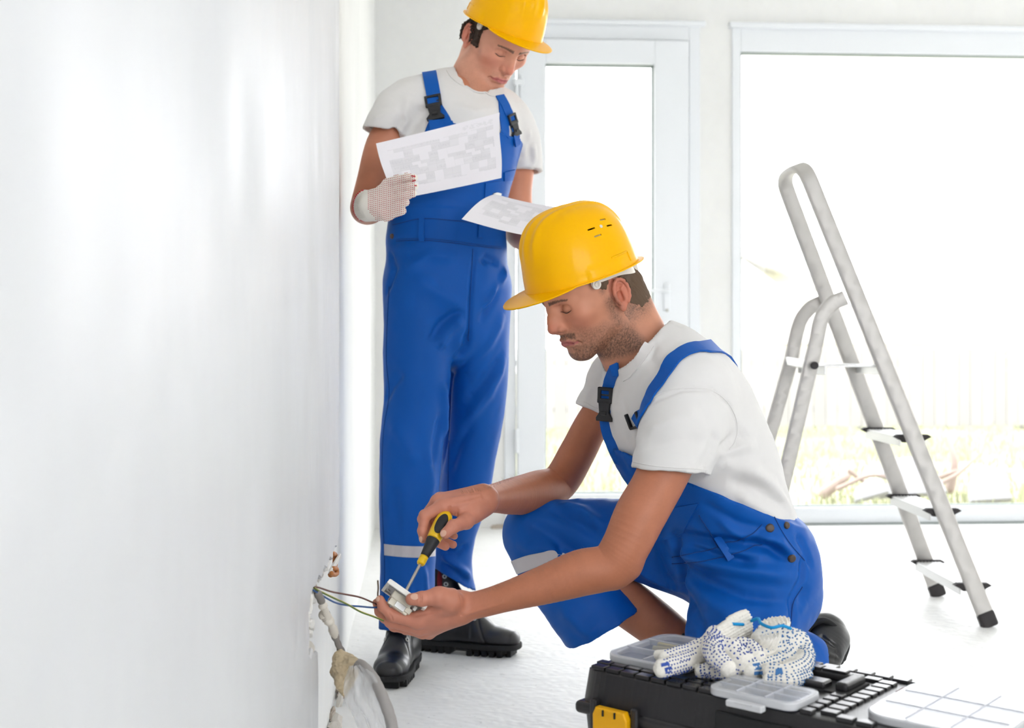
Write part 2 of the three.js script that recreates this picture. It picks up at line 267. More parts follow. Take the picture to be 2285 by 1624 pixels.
// colours of the skin and of what grows on it, by place on the head
function headColor(p, o) {
  const { x, y, z } = p, a = Math.abs(x), base = o.skin; let c = base.slice(), n = noise(x * 90, y * 90, z * 90), n2 = noise(x * 900, y * 350, z * 900);
  const to = (q, t) => { for (let i = 0; i < 3; i++) c[i] = mix(c[i], q[i], clamp(t, 0, 1)); };
  for (let i = 0; i < 3; i++) c[i] *= 1 + 0.05 * n;
  const red = o.red;
  to(red, 0.5 * Math.exp(-((x) ** 2 + (y + 0.008) ** 2 + (z - 0.115) ** 2) / 0.0004) );
  to(red, 0.35 * Math.exp(-((a - 0.04) ** 2 + (y + 0.005) ** 2 + (z - 0.07) ** 2) / 0.0008) );
  if (a > 0.0735 && z > -0.04 && z < 0.012 && y > -0.03 && y < 0.04) to(red, 0.5);
  // lips
  const u = LX(x < 0 ? -1 : 1); let dl = 1;
  for (let i = 0; i < 3; i++) { const f = cone(u[i].clone().add(V(0, -0.001, 0)), u[i + 1].clone().add(V(0, -0.0005, -0.001)), [0.0078, 0.0078, 0.0062][i], [0.0078, 0.0062, 0.001][i]).f(x, y, z); dl = Math.min(dl, f); }
  to(o.lip, sstep(0.0012, -0.0012, dl));
  // brows
  const bx = clamp((a - 0.010) / 0.038, 0, 1), by = 0.0415 + 0.0045 * Math.sin(bx * 2.2) - 0.003 * bx, bt = 0.0040 * (1 - 0.55 * bx);
  if (z > 0.03 && a > 0.008 && a < 0.050) to(o.brow, 0.85 * sstep(bt + 0.0015, bt - 0.0015, Math.abs(y - by) + 0.0012 * n2));
  // beard
  if (o.beard) {
    const low = sstep(-0.010, -0.040, y + 0.35 * (0.04 - z) * (z < 0.05 ? 1 : 0) * 0 + (z < 0.03 ? -0.028 : 0) * sstep(0.045, 0.0, z));
    let b = 0;
    const side = sstep(0.032, 0.006, z) * sstep(0.030, 0.0, Math.abs(z - 0.012) ) * sstep(0.018, 0.002, y) * sstep(0.04, 0.055, a);
    const jaw = sstep(-0.020, -0.052, y + (z - 0.03) * -0.25) * sstep(-0.022, 0.0, z);
    const tash = sstep(0.0075, 0.0045, Math.abs(y + 0.0325 + 0.10 * Math.max(0, a - 0.012) )) * sstep(0.034, 0.026, a) * sstep(0.07, 0.08, z);
    const cut = sstep(-0.004, 0.004, dl);
    b = Math.max(side * 0.8, jaw * (0.6 + 0.4 * sstep(-0.05, -0.085, y)), tash) * cut * sstep(-0.118, -0.10, y) ;
    if (z > 0.088 && y > -0.07 && y < -0.053 && a < 0.012) b *= 0.5;
    to(o.beardColor, b * o.beard * (0.80 + 0.42 * n2 + 0.2 * noise(x * 1600, y * 700, z * 1600)));
  }
  // cropped hair fading out on the nape and round the ear
  if (o.fade && z < 0.03) { const e = sstep(0.018, 0.034, Math.hypot((y - 0.004) / 1.5, z + 0.010)); const f = z < -0.012 ? sstep(-0.078, -0.035, y + 0.1 * Math.min(0, z + 0.05)) : sstep(0.004, 0.03, y) * 0.9; to(o.fade, e * f * (0.72 + 0.5 * n2) * sstep(0.03, 0.012, z)); }
  return c;
}
// where hair grows, as a distance in head axes (negative inside)
function hairRegion(x, y, z, o) {
  const a = Math.abs(x);
  const line = mix(0.088, 0.082, clamp(a / 0.06, 0, 1));                       // hairline on the brow
  let d = line - y - Math.max(0, -(z - 0.06)) * 1.15;                            // falls back to the nape
  d = Math.max(d, (o.nape ?? -0.045) - y);                                    // nape
  const burn = Math.max(Math.abs(z - 0.018) - (o.burnW ?? 0.011), (o.burn ?? -0.004) - y, y - 0.07, 0.05 - a);    // sideburn
  d = Math.min(Math.max(d, z - (0.032 - Math.max(0, 0.03 - y) * 0.4) - Math.max(0, y - 0.05) * 2.4), burn);
  // clear of the ear
  const e = Math.hypot((y - 0.006) / 1.6, z + 0.0125) - 0.0228; if (a > 0.05) d = Math.max(d, -e); 
  return d;
}
// the lash line of both eyes, lying on the lids
function lashGeo() {
  const out = [];
  for (const s of [-1, 1]) { const pts = []; for (let i = 0; i <= 8; i++) { const t = i / 8, x = mix(0.0180, 0.0462, t), y = 0.0190 - 0.0042 * Math.sin(Math.PI * Math.min(1, t * 1.02)) ; const q = HEAD0.hit(V(s * x, y, 0.14), V(0, 0, -1), 0, 0.2); if (q) pts.push(q.add(V(0, 0, 0.0004))); } out.push(tubeGeo(pts, t => 0.0004 + 0.0005 * Math.sin(Math.PI * t), 24, 6)); }
  return join(out);
}
// ---------------------------------------------------------------- the room: X across, Z towards the photographer
const XW = -0.2, XP = -0.165, ZB = -6.48, ZF = 2.95, XR = 4.75, CEIL = 2.75;
const plasterBump = texture(512, 512, (u, v) => 0.45 * tile(u, v, 3, 1) + 0.3 * tile(u, v, 7, 2) + 0.15 * tile(u, v, 21, 3) + 0.1 * tile(u, v, 64, 4), { repeat: [0.55, 0.36] });
const plasterTone = texture(512, 512, (u, v) => { const n = 0.5 * tile(u, v, 5, 11) + 0.3 * tile(u, v, 13, 12) + 0.2 * tile(u, v, 60, 13); const k = 0.955 + 0.045 * n; return [k, k, k * 0.998]; }, { srgb: true, repeat: [0.7, 0.5] });
const plasterRough = texture(256, 256, (u, v) => 0.55 + 0.4 * tile(u, v, 6, 21) * tile(u, v, 17, 22), { repeat: [0.6, 0.4] });
const floorTone = texture(1024, 1024, (u, v) => { const n = 0.45 * tile(u, v, 6, 31) + 0.3 * tile(u, v, 17, 32) + 0.25 * tile(u, v, 90, 33), sp = tile(u, v, 190, 34) > 0.93 ? -0.07 : 0; const k = 0.945 + 0.05 * n + sp; return [k, k, k * 0.992]; }, { srgb: true, repeat: [0.45, 0.45] });
const floorBump = texture(512, 512, (u, v) => 0.4 * tile(u, v, 9, 41) + 0.35 * tile(u, v, 40, 42) + 0.25 * tile(u, v, 120, 43), { repeat: [0.6, 0.6] });
const M = {
  plaster: std(0xdadbdd, { map: plasterTone, bumpMap: plasterBump, bumpScale: 0.012, roughnessMap: plasterRough, roughness: 0.75 }),
  wall: std(0xf0f0ee, { map: plasterTone, roughness: 0.9, bumpMap: plasterBump, bumpScale: 0.004 }),
  floor: std(0xf8f8f8, { map: floorTone, bumpMap: floorBump, bumpScale: 0.004, roughness: 0.55 }),
  ceiling: std(0xf8f8f7, { roughness: 0.95 }),
  pvc: std(0xe6e9ec, { roughness: 0.32 }),
  gasket: std(0x8d9694, { roughness: 0.8 }),
  pane: new THREE.MeshPhysicalMaterial({ color: 0xffffff, transmission: 1, thickness: 0, roughness: 0, ior: 1.45 }),
  steel: std(0xc4c4c0, { metalness: 1, roughness: 0.35 }),
  rough: std(0xd9d4cb, { roughness: 1 }), chunk: std(0xeceae5, { roughness: 1 }), dust: std(0xb9aea0, { roughness: 1 }),
};
const zAt = (X, pxX) => { const r = (pxX - W / 2) / FOCAL, c = Math.cos(-YAW), s = Math.sin(-YAW); return (c * X - r * s * X) / (s + r * c) * 1; };   // unused directions are cut by callers
const depthOf = p => p.clone().sub(camera.position).dot(FW);
struct('floor', uvBox(box(XR - XW + 0.6, 0.12, ZF - ZB + 0.6, (XR + XW) / 2, -0.06, (ZF + ZB) / 2)), M.floor);
struct('ceiling', box(XR - XW + 0.6, 0.12, ZF - ZB + 0.6, (XR + XW) / 2, CEIL + 0.06, (ZF + ZB) / 2), M.ceiling);
function wallWith(name, w, h, t, holes, mat) {               // a wall in the xy plane with openings, extruded along +z
  const s = new THREE.Shape([new THREE.Vector2(0, 0), new THREE.Vector2(w, 0), new THREE.Vector2(w, h), new THREE.Vector2(0, h)]);
  for (const [a, b, c, d] of holes) s.holes.push(new THREE.Path([new THREE.Vector2(a, b), new THREE.Vector2(a, d), new THREE.Vector2(c, d), new THREE.Vector2(c, b)]));
  return new THREE.ExtrudeGeometry(s, { depth: t, bevelEnabled: false });
}
const wl = struct('wall_left', uvBox(box(0.25, CEIL, ZF - ZB + 0.6, XW - 0.125, CEIL / 2, (ZF + ZB) / 2)), M.wall);
// the thick plaster skin on the near part of the wall, broken away along its lower end
{
  const zs = [[-ZF, 0], [-ZF, CEIL], [2.924, CEIL], [2.924, 0.452], [2.86, 0.440], [2.78, 0.452], [2.70, 0.438], [2.62, 0.455], [2.54, 0.447], [2.47, 0.462], [2.40, 0.452], [2.33, 0.468], [2.26, 0.462], [2.20, 0.470], [2.14, 0.455], [2.115, 0.43], [2.13, 0.405], [2.11, 0.385], [2.16, 0.365], [2.20, 0.372], [2.245, 0.35], [2.30, 0.345], [2.318, 0.30], [2.31, 0.2], [2.322, 0.1], [2.315, 0]];
  const s = new THREE.Shape(zs.map(([a, b]) => new THREE.Vector2(a, b)));
  const g = new THREE.ExtrudeGeometry(s, { depth: XP - XW - 0.003, bevelEnabled: true, bevelThickness: 0.003, bevelSize: 0.003, bevelSegments: 1 });
  g.rotateY(Math.PI / 2).translate(XW, 0, 0);
  struct('trim_1', uvBox(g), M.plaster).userData.label = 'thick uneven white plaster skin of the near wall';
  // broken plaster left in the chase and round the hole
  const lump = (x, y, z, a, b, c) => { const q = new THREE.IcosahedronGeometry(1, 1), p = q.attributes.position; for (let i = 0; i < p.count; i++) { const k = 0.75 + 0.5 * hash3(Math.round(p.getX(i) * 50) + Math.round(x * 1e4), Math.round(p.getY(i) * 50), Math.round(p.getZ(i) * 50) + Math.round(z * 999)); p.setXYZ(i, p.getX(i) * a * k, p.getY(i) * b * k, p.getZ(i) * c * k); } const o = toCreasedNormals(q, 0.5); o.rotateX(rr(-1, 1)).rotateY(rr(-0.4, 0.4)); return o.translate(x, y, z); };
  for (let i = 0; i < 34; i++) { const z = -rr(2.10, 2.30), y = rr(0.365, 0.462), e = 0.5 + rnd(); mesh('plaster_chunk', lump(XW + rr(0.004, 0.026), y, z, 0.010 * e, 0.009 * e, 0.016 * e), i % 3 ? M.chunk : M.rough, wl); }
  for (let i = 0; i < 26; i++) { const z = -rr(2.35, 2.90), y = rr(0.395, 0.450), e = 0.45 + rnd() * 0.9; mesh('plaster_chunk', lump(XW + rr(0.0, 0.012), y, z, 0.009 * e, 0.011 * e, 0.02 * e), i % 4 ? M.chunk : M.dust, wl); }
  for (let i = 0; i < 14; i++) { const z = -rr(2.9, 3.6); mesh('plaster_chunk', lump(XW + rr(0.0, 0.03), rr(0.004, 0.012), z, rr(0.006, 0.016), rr(0.005, 0.012), rr(0.01, 0.03)), i % 3 ? M.rough : M.dust, wl); }
}
const onBack = x => { const r = (x - W / 2) / FOCAL, c = Math.cos(YAW), s = Math.sin(-YAW); const d = -ZB / (c - r * s); return d * (r * c + s); };   // X on the far wall behind a pixel column
const DX0 = 0.40, DX1 = 1.325, WX0 = 1.477, WX1 = 4.25, OT = 2.357;
struct('wall_back', uvBox(wallWith('b', XR - XW + 0.5, CEIL, 0.3, [[DX0 - XW + 0.25, 0.001, DX1 - XW + 0.25, OT], [WX0 - XW + 0.25, 0.001, WX1 - XW + 0.25, OT]]).translate(XW - 0.25, 0, ZB - 0.3)), M.wall);
struct('wall_right', uvBox(wallWith('r', ZF - ZB + 0.6, CEIL, 0.25, [[ZF + 0.3 + 6.5, 0.05, ZF + 0.3 + 9.4, 2.4]]).rotateY(Math.PI / 2).translate(XR, 0, ZF + 0.3)), M.wall);  // unseen opening added here to let in fill light
struct('wall_front', uvBox(wallWith('f', XR - XW + 0.5, CEIL, 0.25, [[0.25 + 1.1, 0.95, 0.25 + 4.3, 2.47]]).translate(XW - 0.25, 0, ZF)), M.wall);  // opening behind the camera added and sized for fill light
// glazed door and window in the far wall
function frameOf(x0, x1, y0, y1, l, r, t, b, depth, z) {     // four mitred members of a frame as one geometry
  return join([box(l, y1 - y0, depth, x0 + l / 2, (y0 + y1) / 2, z, 0.006), box(r, y1 - y0, depth, x1 - r / 2, (y0 + y1) / 2, z, 0.006), box(x1 - x0 - l - r + 0.004, t, depth, (x0 + l + x1 - r) / 2, y1 - t / 2, z, 0.006), box(x1 - x0 - l - r + 0.004, b, depth, (x0 + l + x1 - r) / 2, y0 + b / 2, z, 0.006)]);
}
{
  const d1 = struct('door_1', frameOf(DX0, DX1, 0, OT, 0.055, 0.055, 0.075, 0.04, 0.10, ZB - 0.035), M.pvc);
  mesh('lip', box(DX1 - DX0 + 0.05, 0.026, 0.035, (DX0 + DX1) / 2, OT + 0.005, ZB + 0.012, 0.008), M.pvc, d1);
  const gx0 = 0.5907, gx1 = 1.103, gy0 = 0.156, gy1 = 2.164;
  mesh('door_leaf', frameOf(DX0 + 0.06, DX1 - 0.06, 0.045, OT - 0.08, gx0 - DX0 - 0.06, DX1 - 0.06 - gx1, OT - 0.08 - gy1, gy0 - 0.045, 0.075, ZB + 0.004), M.pvc, d1);
  mesh('gasket', frameOf(gx0 - 0.004, gx1 + 0.004, gy0 - 0.004, gy1 + 0.004, 0.010, 0.010, 0.010, 0.010, 0.05, ZB - 0.006), M.gasket, d1);
  mesh('pane', box(gx1 - gx0 + 0.02, gy1 - gy0 + 0.02, 0.001, (gx0 + gx1) / 2, (gy0 + gy1) / 2, ZB - 0.02), M.pane, d1);
  const hy = EYE + (HORIZON - 650) / FOCAL * 6.53, hx = onBack(1484);
  const hd = mesh('door_handle', join([box(0.030, 0.13, 0.012, hx, hy - 0.03, ZB + 0.046, 0.005), bar(V(hx, hy, ZB + 0.05), V(hx, hy, ZB + 0.095), 0.018, 0.018, V(1, 0, 0), 0.006), bar(V(hx + 0.008, hy, ZB + 0.09), V(hx - 0.115, hy, ZB + 0.09), 0.014, 0.02, V(0, 1, 0), 0.006)]), M.pvc, d1);
  mesh('keyhole', lathe([[0, 0.006], [0.007, 0.006], [0.008, 0]], 16).rotateX(Math.PI / 2).translate(hx, hy - 0.09, ZB + 0.053), M.steel, hd);
  for (const y of [0.35, 1.95]) mesh('hinge', lathe([[0, 0], [0.009, 0], [0.009, 0.11], [0, 0.11]], 12).translate(0.457, y, ZB + 0.05), M.pvc, d1);
  const w1 = struct('window_1', frameOf(WX0, WX1, 0, OT, 0.043, 0.05, 0.122, 0.085, 0.10, ZB - 0.04), M.pvc);
  mesh('lip', box(WX1 - WX0 + 0.03, 0.028, 0.04, (WX0 + WX1) / 2, OT + 0.002, ZB + 0.012, 0.008), M.pvc, w1);
  mesh('bottom_rail', box(WX1 - WX0, 0.012, 0.03, (WX0 + WX1) / 2, 0.078, ZB + 0.014, 0.005), M.pvc, w1);
  mesh('gasket', frameOf(WX0 + 0.040, WX1 - 0.04, 0.082, OT - 0.118, 0.008, 0.008, 0.008, 0.008, 0.05, ZB - 0.02), M.gasket, w1);
  mesh('mullion', box(0.075, OT - 0.2, 0.085, 3.30, 0.085 + (OT - 0.2) / 2, ZB - 0.04, 0.006), M.pvc, w1);
  mesh('pane', box(3.27 - WX0 - 0.04, OT - 0.2, 0.001, (WX0 + 0.04 + 3.27) / 2, 0.08 + (OT - 0.2) / 2, ZB - 0.04), M.pane, w1);
  mesh('pane', box(WX1 - 0.05 - 3.33, OT - 0.2, 0.001, (3.33 + WX1 - 0.05) / 2, 0.08 + (OT - 0.2) / 2, ZB - 0.04), M.pane, w1);
  mesh('floor_seal', box(WX1 - WX0, 0.008, 0.012, (WX0 + WX1) / 2, 0.004, ZB + 0.018), M.gasket, w1);
  mesh('rubble', join([...Array(9)].map((_, i) => new THREE.IcosahedronGeometry(rr(0.008, 0.02), 0).scale(1.6, 0.7, 1).translate(0.36 + i * 0.018, 0.006, ZB + rr(0.015, 0.05)))), M.dust, d1).userData.kind = 'stuff';
  const lever = mesh('shutter_strap', join([box(0.018, 0.19, 0.008, onBack(1163), EYE + (770 - 215) / FOCAL * 6.5, ZB + 0.048, 0.003), box(0.05, 0.03, 0.02, onBack(1156), EYE + (770 - 188) / FOCAL * 6.5, ZB + 0.05, 0.005)]), M.pvc, d1);
}
// ---------------------------------------------------------------- outdoors, behind the glass
{
  const GY = -0.16, grass = std(0x9d9c80, { roughness: 1, vertexColors: true }), soil = std(0x8f8274, { roughness: 1 });  // lawn colour bleached to stand in for glare
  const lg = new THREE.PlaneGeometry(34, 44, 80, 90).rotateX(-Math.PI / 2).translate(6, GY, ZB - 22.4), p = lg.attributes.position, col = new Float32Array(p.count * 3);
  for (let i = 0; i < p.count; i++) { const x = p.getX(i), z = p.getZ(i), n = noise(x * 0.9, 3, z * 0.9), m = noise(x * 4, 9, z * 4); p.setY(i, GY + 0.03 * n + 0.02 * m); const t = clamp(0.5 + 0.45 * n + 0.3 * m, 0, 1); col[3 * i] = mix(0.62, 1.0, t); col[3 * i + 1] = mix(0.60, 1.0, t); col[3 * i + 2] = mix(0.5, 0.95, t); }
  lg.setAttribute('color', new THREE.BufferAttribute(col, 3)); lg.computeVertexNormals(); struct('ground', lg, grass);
  struct('path', box(5.2, 0.06, 0.9, 2.3, GY + 0.03, ZB - 0.78, 0.01), std(0xb8b4ac, { roughness: 0.95 }));
  const blade = new THREE.ConeGeometry(0.006, 0.12, 3, 1).translate(0, 0.06, 0), N = 9000, im = new THREE.InstancedMesh(blade, std(0x9a9f7a, { roughness: 1 }), N), mt = new THREE.Matrix4(), qq = new THREE.Quaternion();  // blades paled like the lawn, glare put into their colour
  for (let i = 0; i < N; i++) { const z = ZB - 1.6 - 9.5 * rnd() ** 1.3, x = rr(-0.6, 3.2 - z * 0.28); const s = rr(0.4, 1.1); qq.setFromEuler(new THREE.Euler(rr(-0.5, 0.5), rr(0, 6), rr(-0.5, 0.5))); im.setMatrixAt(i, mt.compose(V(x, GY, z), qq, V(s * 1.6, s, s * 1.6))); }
  im.name = 'grass'; tag(im, 'grass, coloured pale in place of glare, growing in the garden behind the glass', 'grass').userData.kind = 'stuff'; scene.add(lit(im));
  // board fence at the end of the lawn
  const fz = -16.2, fence = thing('garden_fence', 'low pale board fence along the end of the garden lawn', 'fence', V(0, GY, fz)), fm = [0x8b8986, 0x8f8d8a, 0x878582].map(c => std(c, { roughness: 0.95 }));
  for (let i = 0; i < 66; i++) mesh('board', box(0.142, 0.92 + rr(-0.02, 0.02), 0.022, -0.4 + i * 0.147, 0.50, rr(-0.004, 0.004), 0.004, 1), fm[i % 3], fence);
  for (let i = 0; i < 6; i++) mesh('post', box(0.1, 1.08, 0.1, -0.5 + i * 1.93, 0.54, -0.075, 0.01, 1), fm[0], fence);
  mesh('rail', box(10, 0.08, 0.03, 4.4, 0.25, -0.03), fm[2], fence); mesh('rail', box(10, 0.08, 0.03, 4.4, 0.8, -0.03), fm[2], fence);
  // outbuilding with a shallow roof
  const hm = std(0xf0efec, { roughness: 0.95 }), rm = std(0xdcdad8, { roughness: 0.9 }), hs = thing('house', 'white rendered outbuilding with a shallow roof paled for glare and drainpipe beyond the fence', 'house', V(5.25, -0.3, -21.5));  // roof colour lightened to imitate the washed-out glare outdoors
  mesh('wall', box(1.75, 2.1, 4, -0.5, 1.05, -2), hm, hs);
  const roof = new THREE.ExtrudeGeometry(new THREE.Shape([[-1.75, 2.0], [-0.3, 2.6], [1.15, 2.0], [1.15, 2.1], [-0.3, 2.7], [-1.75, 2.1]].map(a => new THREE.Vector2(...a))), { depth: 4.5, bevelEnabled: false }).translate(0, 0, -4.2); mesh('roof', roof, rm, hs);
  mesh('gable', new THREE.ExtrudeGeometry(new THREE.Shape([[-1.4, 2.1], [-0.3, 2.6], [0.4, 2.1]].map(a => new THREE.Vector2(...a))), { depth: 3.9, bevelEnabled: false }).translate(0, 0, -3.95), hm, hs);
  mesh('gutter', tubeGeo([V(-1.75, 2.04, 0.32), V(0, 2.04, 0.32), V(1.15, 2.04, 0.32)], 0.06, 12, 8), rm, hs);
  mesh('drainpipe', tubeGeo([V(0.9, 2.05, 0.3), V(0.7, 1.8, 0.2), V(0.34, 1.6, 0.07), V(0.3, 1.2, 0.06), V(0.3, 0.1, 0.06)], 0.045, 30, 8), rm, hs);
  mesh('window', box(0.5, 0.8, 0.05, -0.9, 1.3, 0.01, 0.01), std(0x9aa3a8, { roughness: 0.2 }), hs);
  const h2 = thing('house', 'distant low house with a pale pitched roof right of the outbuilding', 'house', V(9.6, -0.4, -33));
  mesh('wall', box(9, 1.4, 5, 0, 0.7, -2.5), std(0xd9d4cc, { roughness: 1 }), h2);
  mesh('roof', new THREE.ExtrudeGeometry(new THREE.Shape([[-4.9, 1.3], [0.6, 2.25], [5, 1.3]].map(a => new THREE.Vector2(...a))), { depth: 5.6, bevelEnabled: false }).translate(0, 0, -5.3), std(0xcac7c5, { roughness: 1 }), h2);
  mesh('chimney', box(0.5, 0.9, 0.5, -1.2, 2.2, -2.6), std(0xb08a78, { roughness: 1 }), h2);
  for (const [x, z, h, r, lab] of [[5.9, -28.5, 2.5, 0.75, 'pale round tree rising behind the roof of the outbuilding']]) {
    const t = thing('tree', lab, 'tree', V(x, -0.3, z)); mesh('trunk', tubeGeo([V(0, 0, 0), V(0.05, h * 0.4, 0), V(0, h * 0.75, 0.05)], u => 0.1 - 0.05 * u, 10, 7), soil, t);
    const leaf = new THREE.PlaneGeometry(0.16, 0.1), n = 420, lm = new THREE.InstancedMesh(leaf, std(0x8a9672, { roughness: 0.9, side: THREE.DoubleSide }), n), m4 = new THREE.Matrix4(), q = new THREE.Quaternion();
    for (let i = 0; i < n; i++) { const a = rr(0, 6.28), b = Math.acos(rr(-1, 1)), s = r * Math.cbrt(rnd()); q.setFromEuler(new THREE.Euler(rr(0, 6), rr(0, 6), rr(0, 6))); lm.setMatrixAt(i, m4.compose(V(s * Math.sin(b) * Math.cos(a), h * 0.75 + s * Math.cos(b) * 0.8, s * Math.sin(b) * Math.sin(a)), q, V(1, 1, 1))); }
    lm.name = 'foliage'; lm.userData.kind = 'stuff'; t.add(lit(lm));
  }
  // branches and broken slabs heaped outside the window
  const wood = std(0x95847c, { roughness: 1 }), slabm = std(0x9d9da4, { roughness: 0.9 });
  const at = (x, y, d) => P(x, y, d);
  const branch = (pts, r, lab) => { const m = mesh('branch', tubeGeo(pts.map(a => at(...a)), t => r * (1 - 0.6 * t), 18, 7), wood); tag(m, lab, 'branch', 'dead branches heaped outside the window'); };
  branch([[2120, 1090, 9.0], [2130, 1030, 9.0], [2112, 975, 9.1]], 0.034, 'upright bare branch stub standing highest in the heap outside');
  branch([[2000, 1085, 9.0], [2080, 1070, 8.9], [2150, 1045, 8.9]], 0.028, 'bare branch forking low to the right behind the ladder');
  branch([[2060, 1095, 8.8], [2130, 1062, 8.8], [2190, 1010, 8.9]], 0.02, 'thin bare branch slanting up to the right of the stub');
  branch([[1840, 1100, 8.8], [1880, 1070, 8.8], [1905, 1045, 8.9]], 0.04, 'thick broken branch leaning left of the ladder outside');
  branch([[1870, 1090, 8.6], [1950, 1060, 8.6], [2010, 1075, 8.6]], 0.016, 'thin twig arching between the two heaps outside');
  branch([[1895, 1050, 8.7], [1930, 1075, 8.7], [1990, 1095, 8.7]], 0.016, 'thin twig falling to the right from the broken branch');
  const slab = (x, y, d, w, h, rz, lab) => { const s = new THREE.Shape([[-w, -h], [w, -h * 1.1], [w * 0.9, h * 0.5], [w * 0.35, h], [-w * 0.7, h * 0.2]].map(a => new THREE.Vector2(...a))); const m = mesh('stone_slab', new THREE.ExtrudeGeometry(s, { depth: 0.05, bevelSize: 0.008, bevelThickness: 0.008, bevelSegments: 1 }).rotateX(-0.5).rotateZ(rz).translate(...at(x, y, d).toArray()), slabm); tag(m, lab, 'stone', 'broken slabs heaped outside the window'); };
  slab(2195, 1085, 8.5, 0.12, 0.1, 0.1, 'grey pointed slab at the right end of the heap'); slab(2010, 1050, 9.0, 0.15, 0.09, -0.3, 'grey slab lying behind the ladder rails outside');
  slab(2030, 1090, 8.6, 0.2, 0.05, 0.06, 'long flat slab at the foot of the heap'); slab(1935, 1095, 8.5, 0.1, 0.05, 0.3, 'small slab at the left end of the heap');
}
// ---------------------------------------------------------------- people: shared parts
const pp = a => P(a[0], a[1], a[2]);
const rows = (...l) => l.map(a => [P(a[0], a[1], a[2]), a[3], a[4] ?? a[3]]);
function finger(F, l, k = 0.006) { for (let i = 0; i + 1 < l.length; i++) F.add(cone(pp(l[i]), pp(l[i + 1]), l[i][3], l[i + 1][3]), i ? 0.003 : k); for (let i = 1; i + 1 < l.length; i++) F.add(ball(pp(l[i]), l[i][3] * 1.07), 0.003); }
// folds: grooves (amp > 0) and ridges (amp < 0) along lines on the cloth, found where the line lies on it
function folds(F, list) {
  const segs = [];
  for (const [line, amp0, w] of list) {
    const amp = amp0 * 1.7;
    const pts = []; for (let i = 0; i + 1 < line.length; i++) for (let k = 0; k < 4; k++) { const q = F.seen(mix(line[i][0], line[i + 1][0], k / 4), mix(line[i][1], line[i + 1][1], k / 4)); if (q) pts.push(q); }
    const e = F.seen(...line[line.length - 1]); if (e) pts.push(e);
    if (pts.length < 2) continue;
    const S = []; for (let i = 0; i + 1 < pts.length; i++) if (pts[i].distanceTo(pts[i + 1]) < 0.12) S.push([pts[i], pts[i + 1], i / (pts.length - 1), (i + 1) / (pts.length - 1)]);
    const c = new THREE.Box3().setFromPoints(pts).getCenter(V()); segs.push({ S, amp, w, c, r: Math.max(...pts.map(p => p.distanceTo(c))) + 2.4 * w });
  }
  return (d, x, y, z) => {
    if (Math.abs(d) > 0.05) return d;
    let o = 0;
    for (const s of segs) {
      const a = x - s.c.x, b = y - s.c.y, e = z - s.c.z; if (a * a + b * b + e * e > s.r * s.r) continue;
      let best = 1e3, bt = 0;
      for (const [p, q, t0, t1] of s.S) { const ux = q.x - p.x, uy = q.y - p.y, uz = q.z - p.z, L = ux * ux + uy * uy + uz * uz || 1e-9, vx = x - p.x, vy = y - p.y, vz = z - p.z; const t = clamp((vx * ux + vy * uy + vz * uz) / L, 0, 1), m = (vx - ux * t) ** 2 + (vy - uy * t) ** 2 + (vz - uz * t) ** 2; if (m < best) { best = m; bt = mix(t0, t1, t); } }
      const f = Math.max(0, best - 0.9 * d * d) / (s.w * s.w); if (f < 6) o += s.amp * Math.exp(-f) * Math.min(1, 5 * bt + 0.1, 5 * (1 - bt) + 0.1);
    }
    return d + o;
  };
}
const surfaceFix = (F, p, lift) => { for (let i = 0; i < 3; i++) { const n = F.normal(p), d = F.at(p.x, p.y, p.z) - lift; p.addScaledVector(n, -d * 0.9); } return p; };
function strip(L, R, lift, thick, F, out) {                  // sheet with thickness between two rows of points lying on a field
  const n = L.length, pos = [], idx = [];
  for (let i = 0; i < n; i++) for (const [p, t] of [[L[i], lift - thick], [L[i], lift], [R[i], lift], [R[i], lift - thick]]) { const q = F ? surfaceFix(F, p.clone(), t) : p; pos.push(q.x, q.y, q.z); }
  for (let i = 0; i + 1 < n; i++) for (let k = 0; k < 4; k++) { const a = 4 * i + k, b = 4 * i + (k + 1) % 4; idx.push(a, b, a + 4, b, b + 4, a + 4); }
  idx.push(0, 2, 1, 0, 3, 2); const e = 4 * (n - 1); idx.push(e, e + 1, e + 2, e, e + 2, e + 3);
  const g = new THREE.BufferGeometry(); g.setAttribute('position', new THREE.BufferAttribute(new Float32Array(pos), 3)); g.setIndex(idx); g.computeVertexNormals();
  return toCreasedNormals(g, 0.7);
}
// a band of cloth of real width w along a line on a field, lift above it
function band(F, line, w, lift = 0.003, thick = 0.0035, n = 8) {
  const C = [], cv = new THREE.CatmullRomCurve3(line.map(a => V(a[0], a[1], 0)), false, 'centripetal'), N = (line.length - 1) * n;
  for (let i = 0; i <= N; i++) { const q = cv.getPoint(i / N), h = F.seen(q.x, q.y); if (h) C.push(h); }
  return bandOn(F, C, w, lift, thick);
}
function bandOn(F, C, w, lift, thick) {
  const L = [], R = [];
  for (let i = 0; i < C.length; i++) { const t = C[Math.min(i + 1, C.length - 1)].clone().sub(C[Math.max(i - 1, 0)]).normalize(), s = F.normal(C[i]).cross(t).normalize(), ww = typeof w === 'function' ? w(i / (C.length - 1)) : w; L.push(C[i].clone().addScaledVector(s, ww / 2)); R.push(C[i].clone().addScaledVector(s, -ww / 2)); }
  return strip(L, R, lift, thick, F);
}
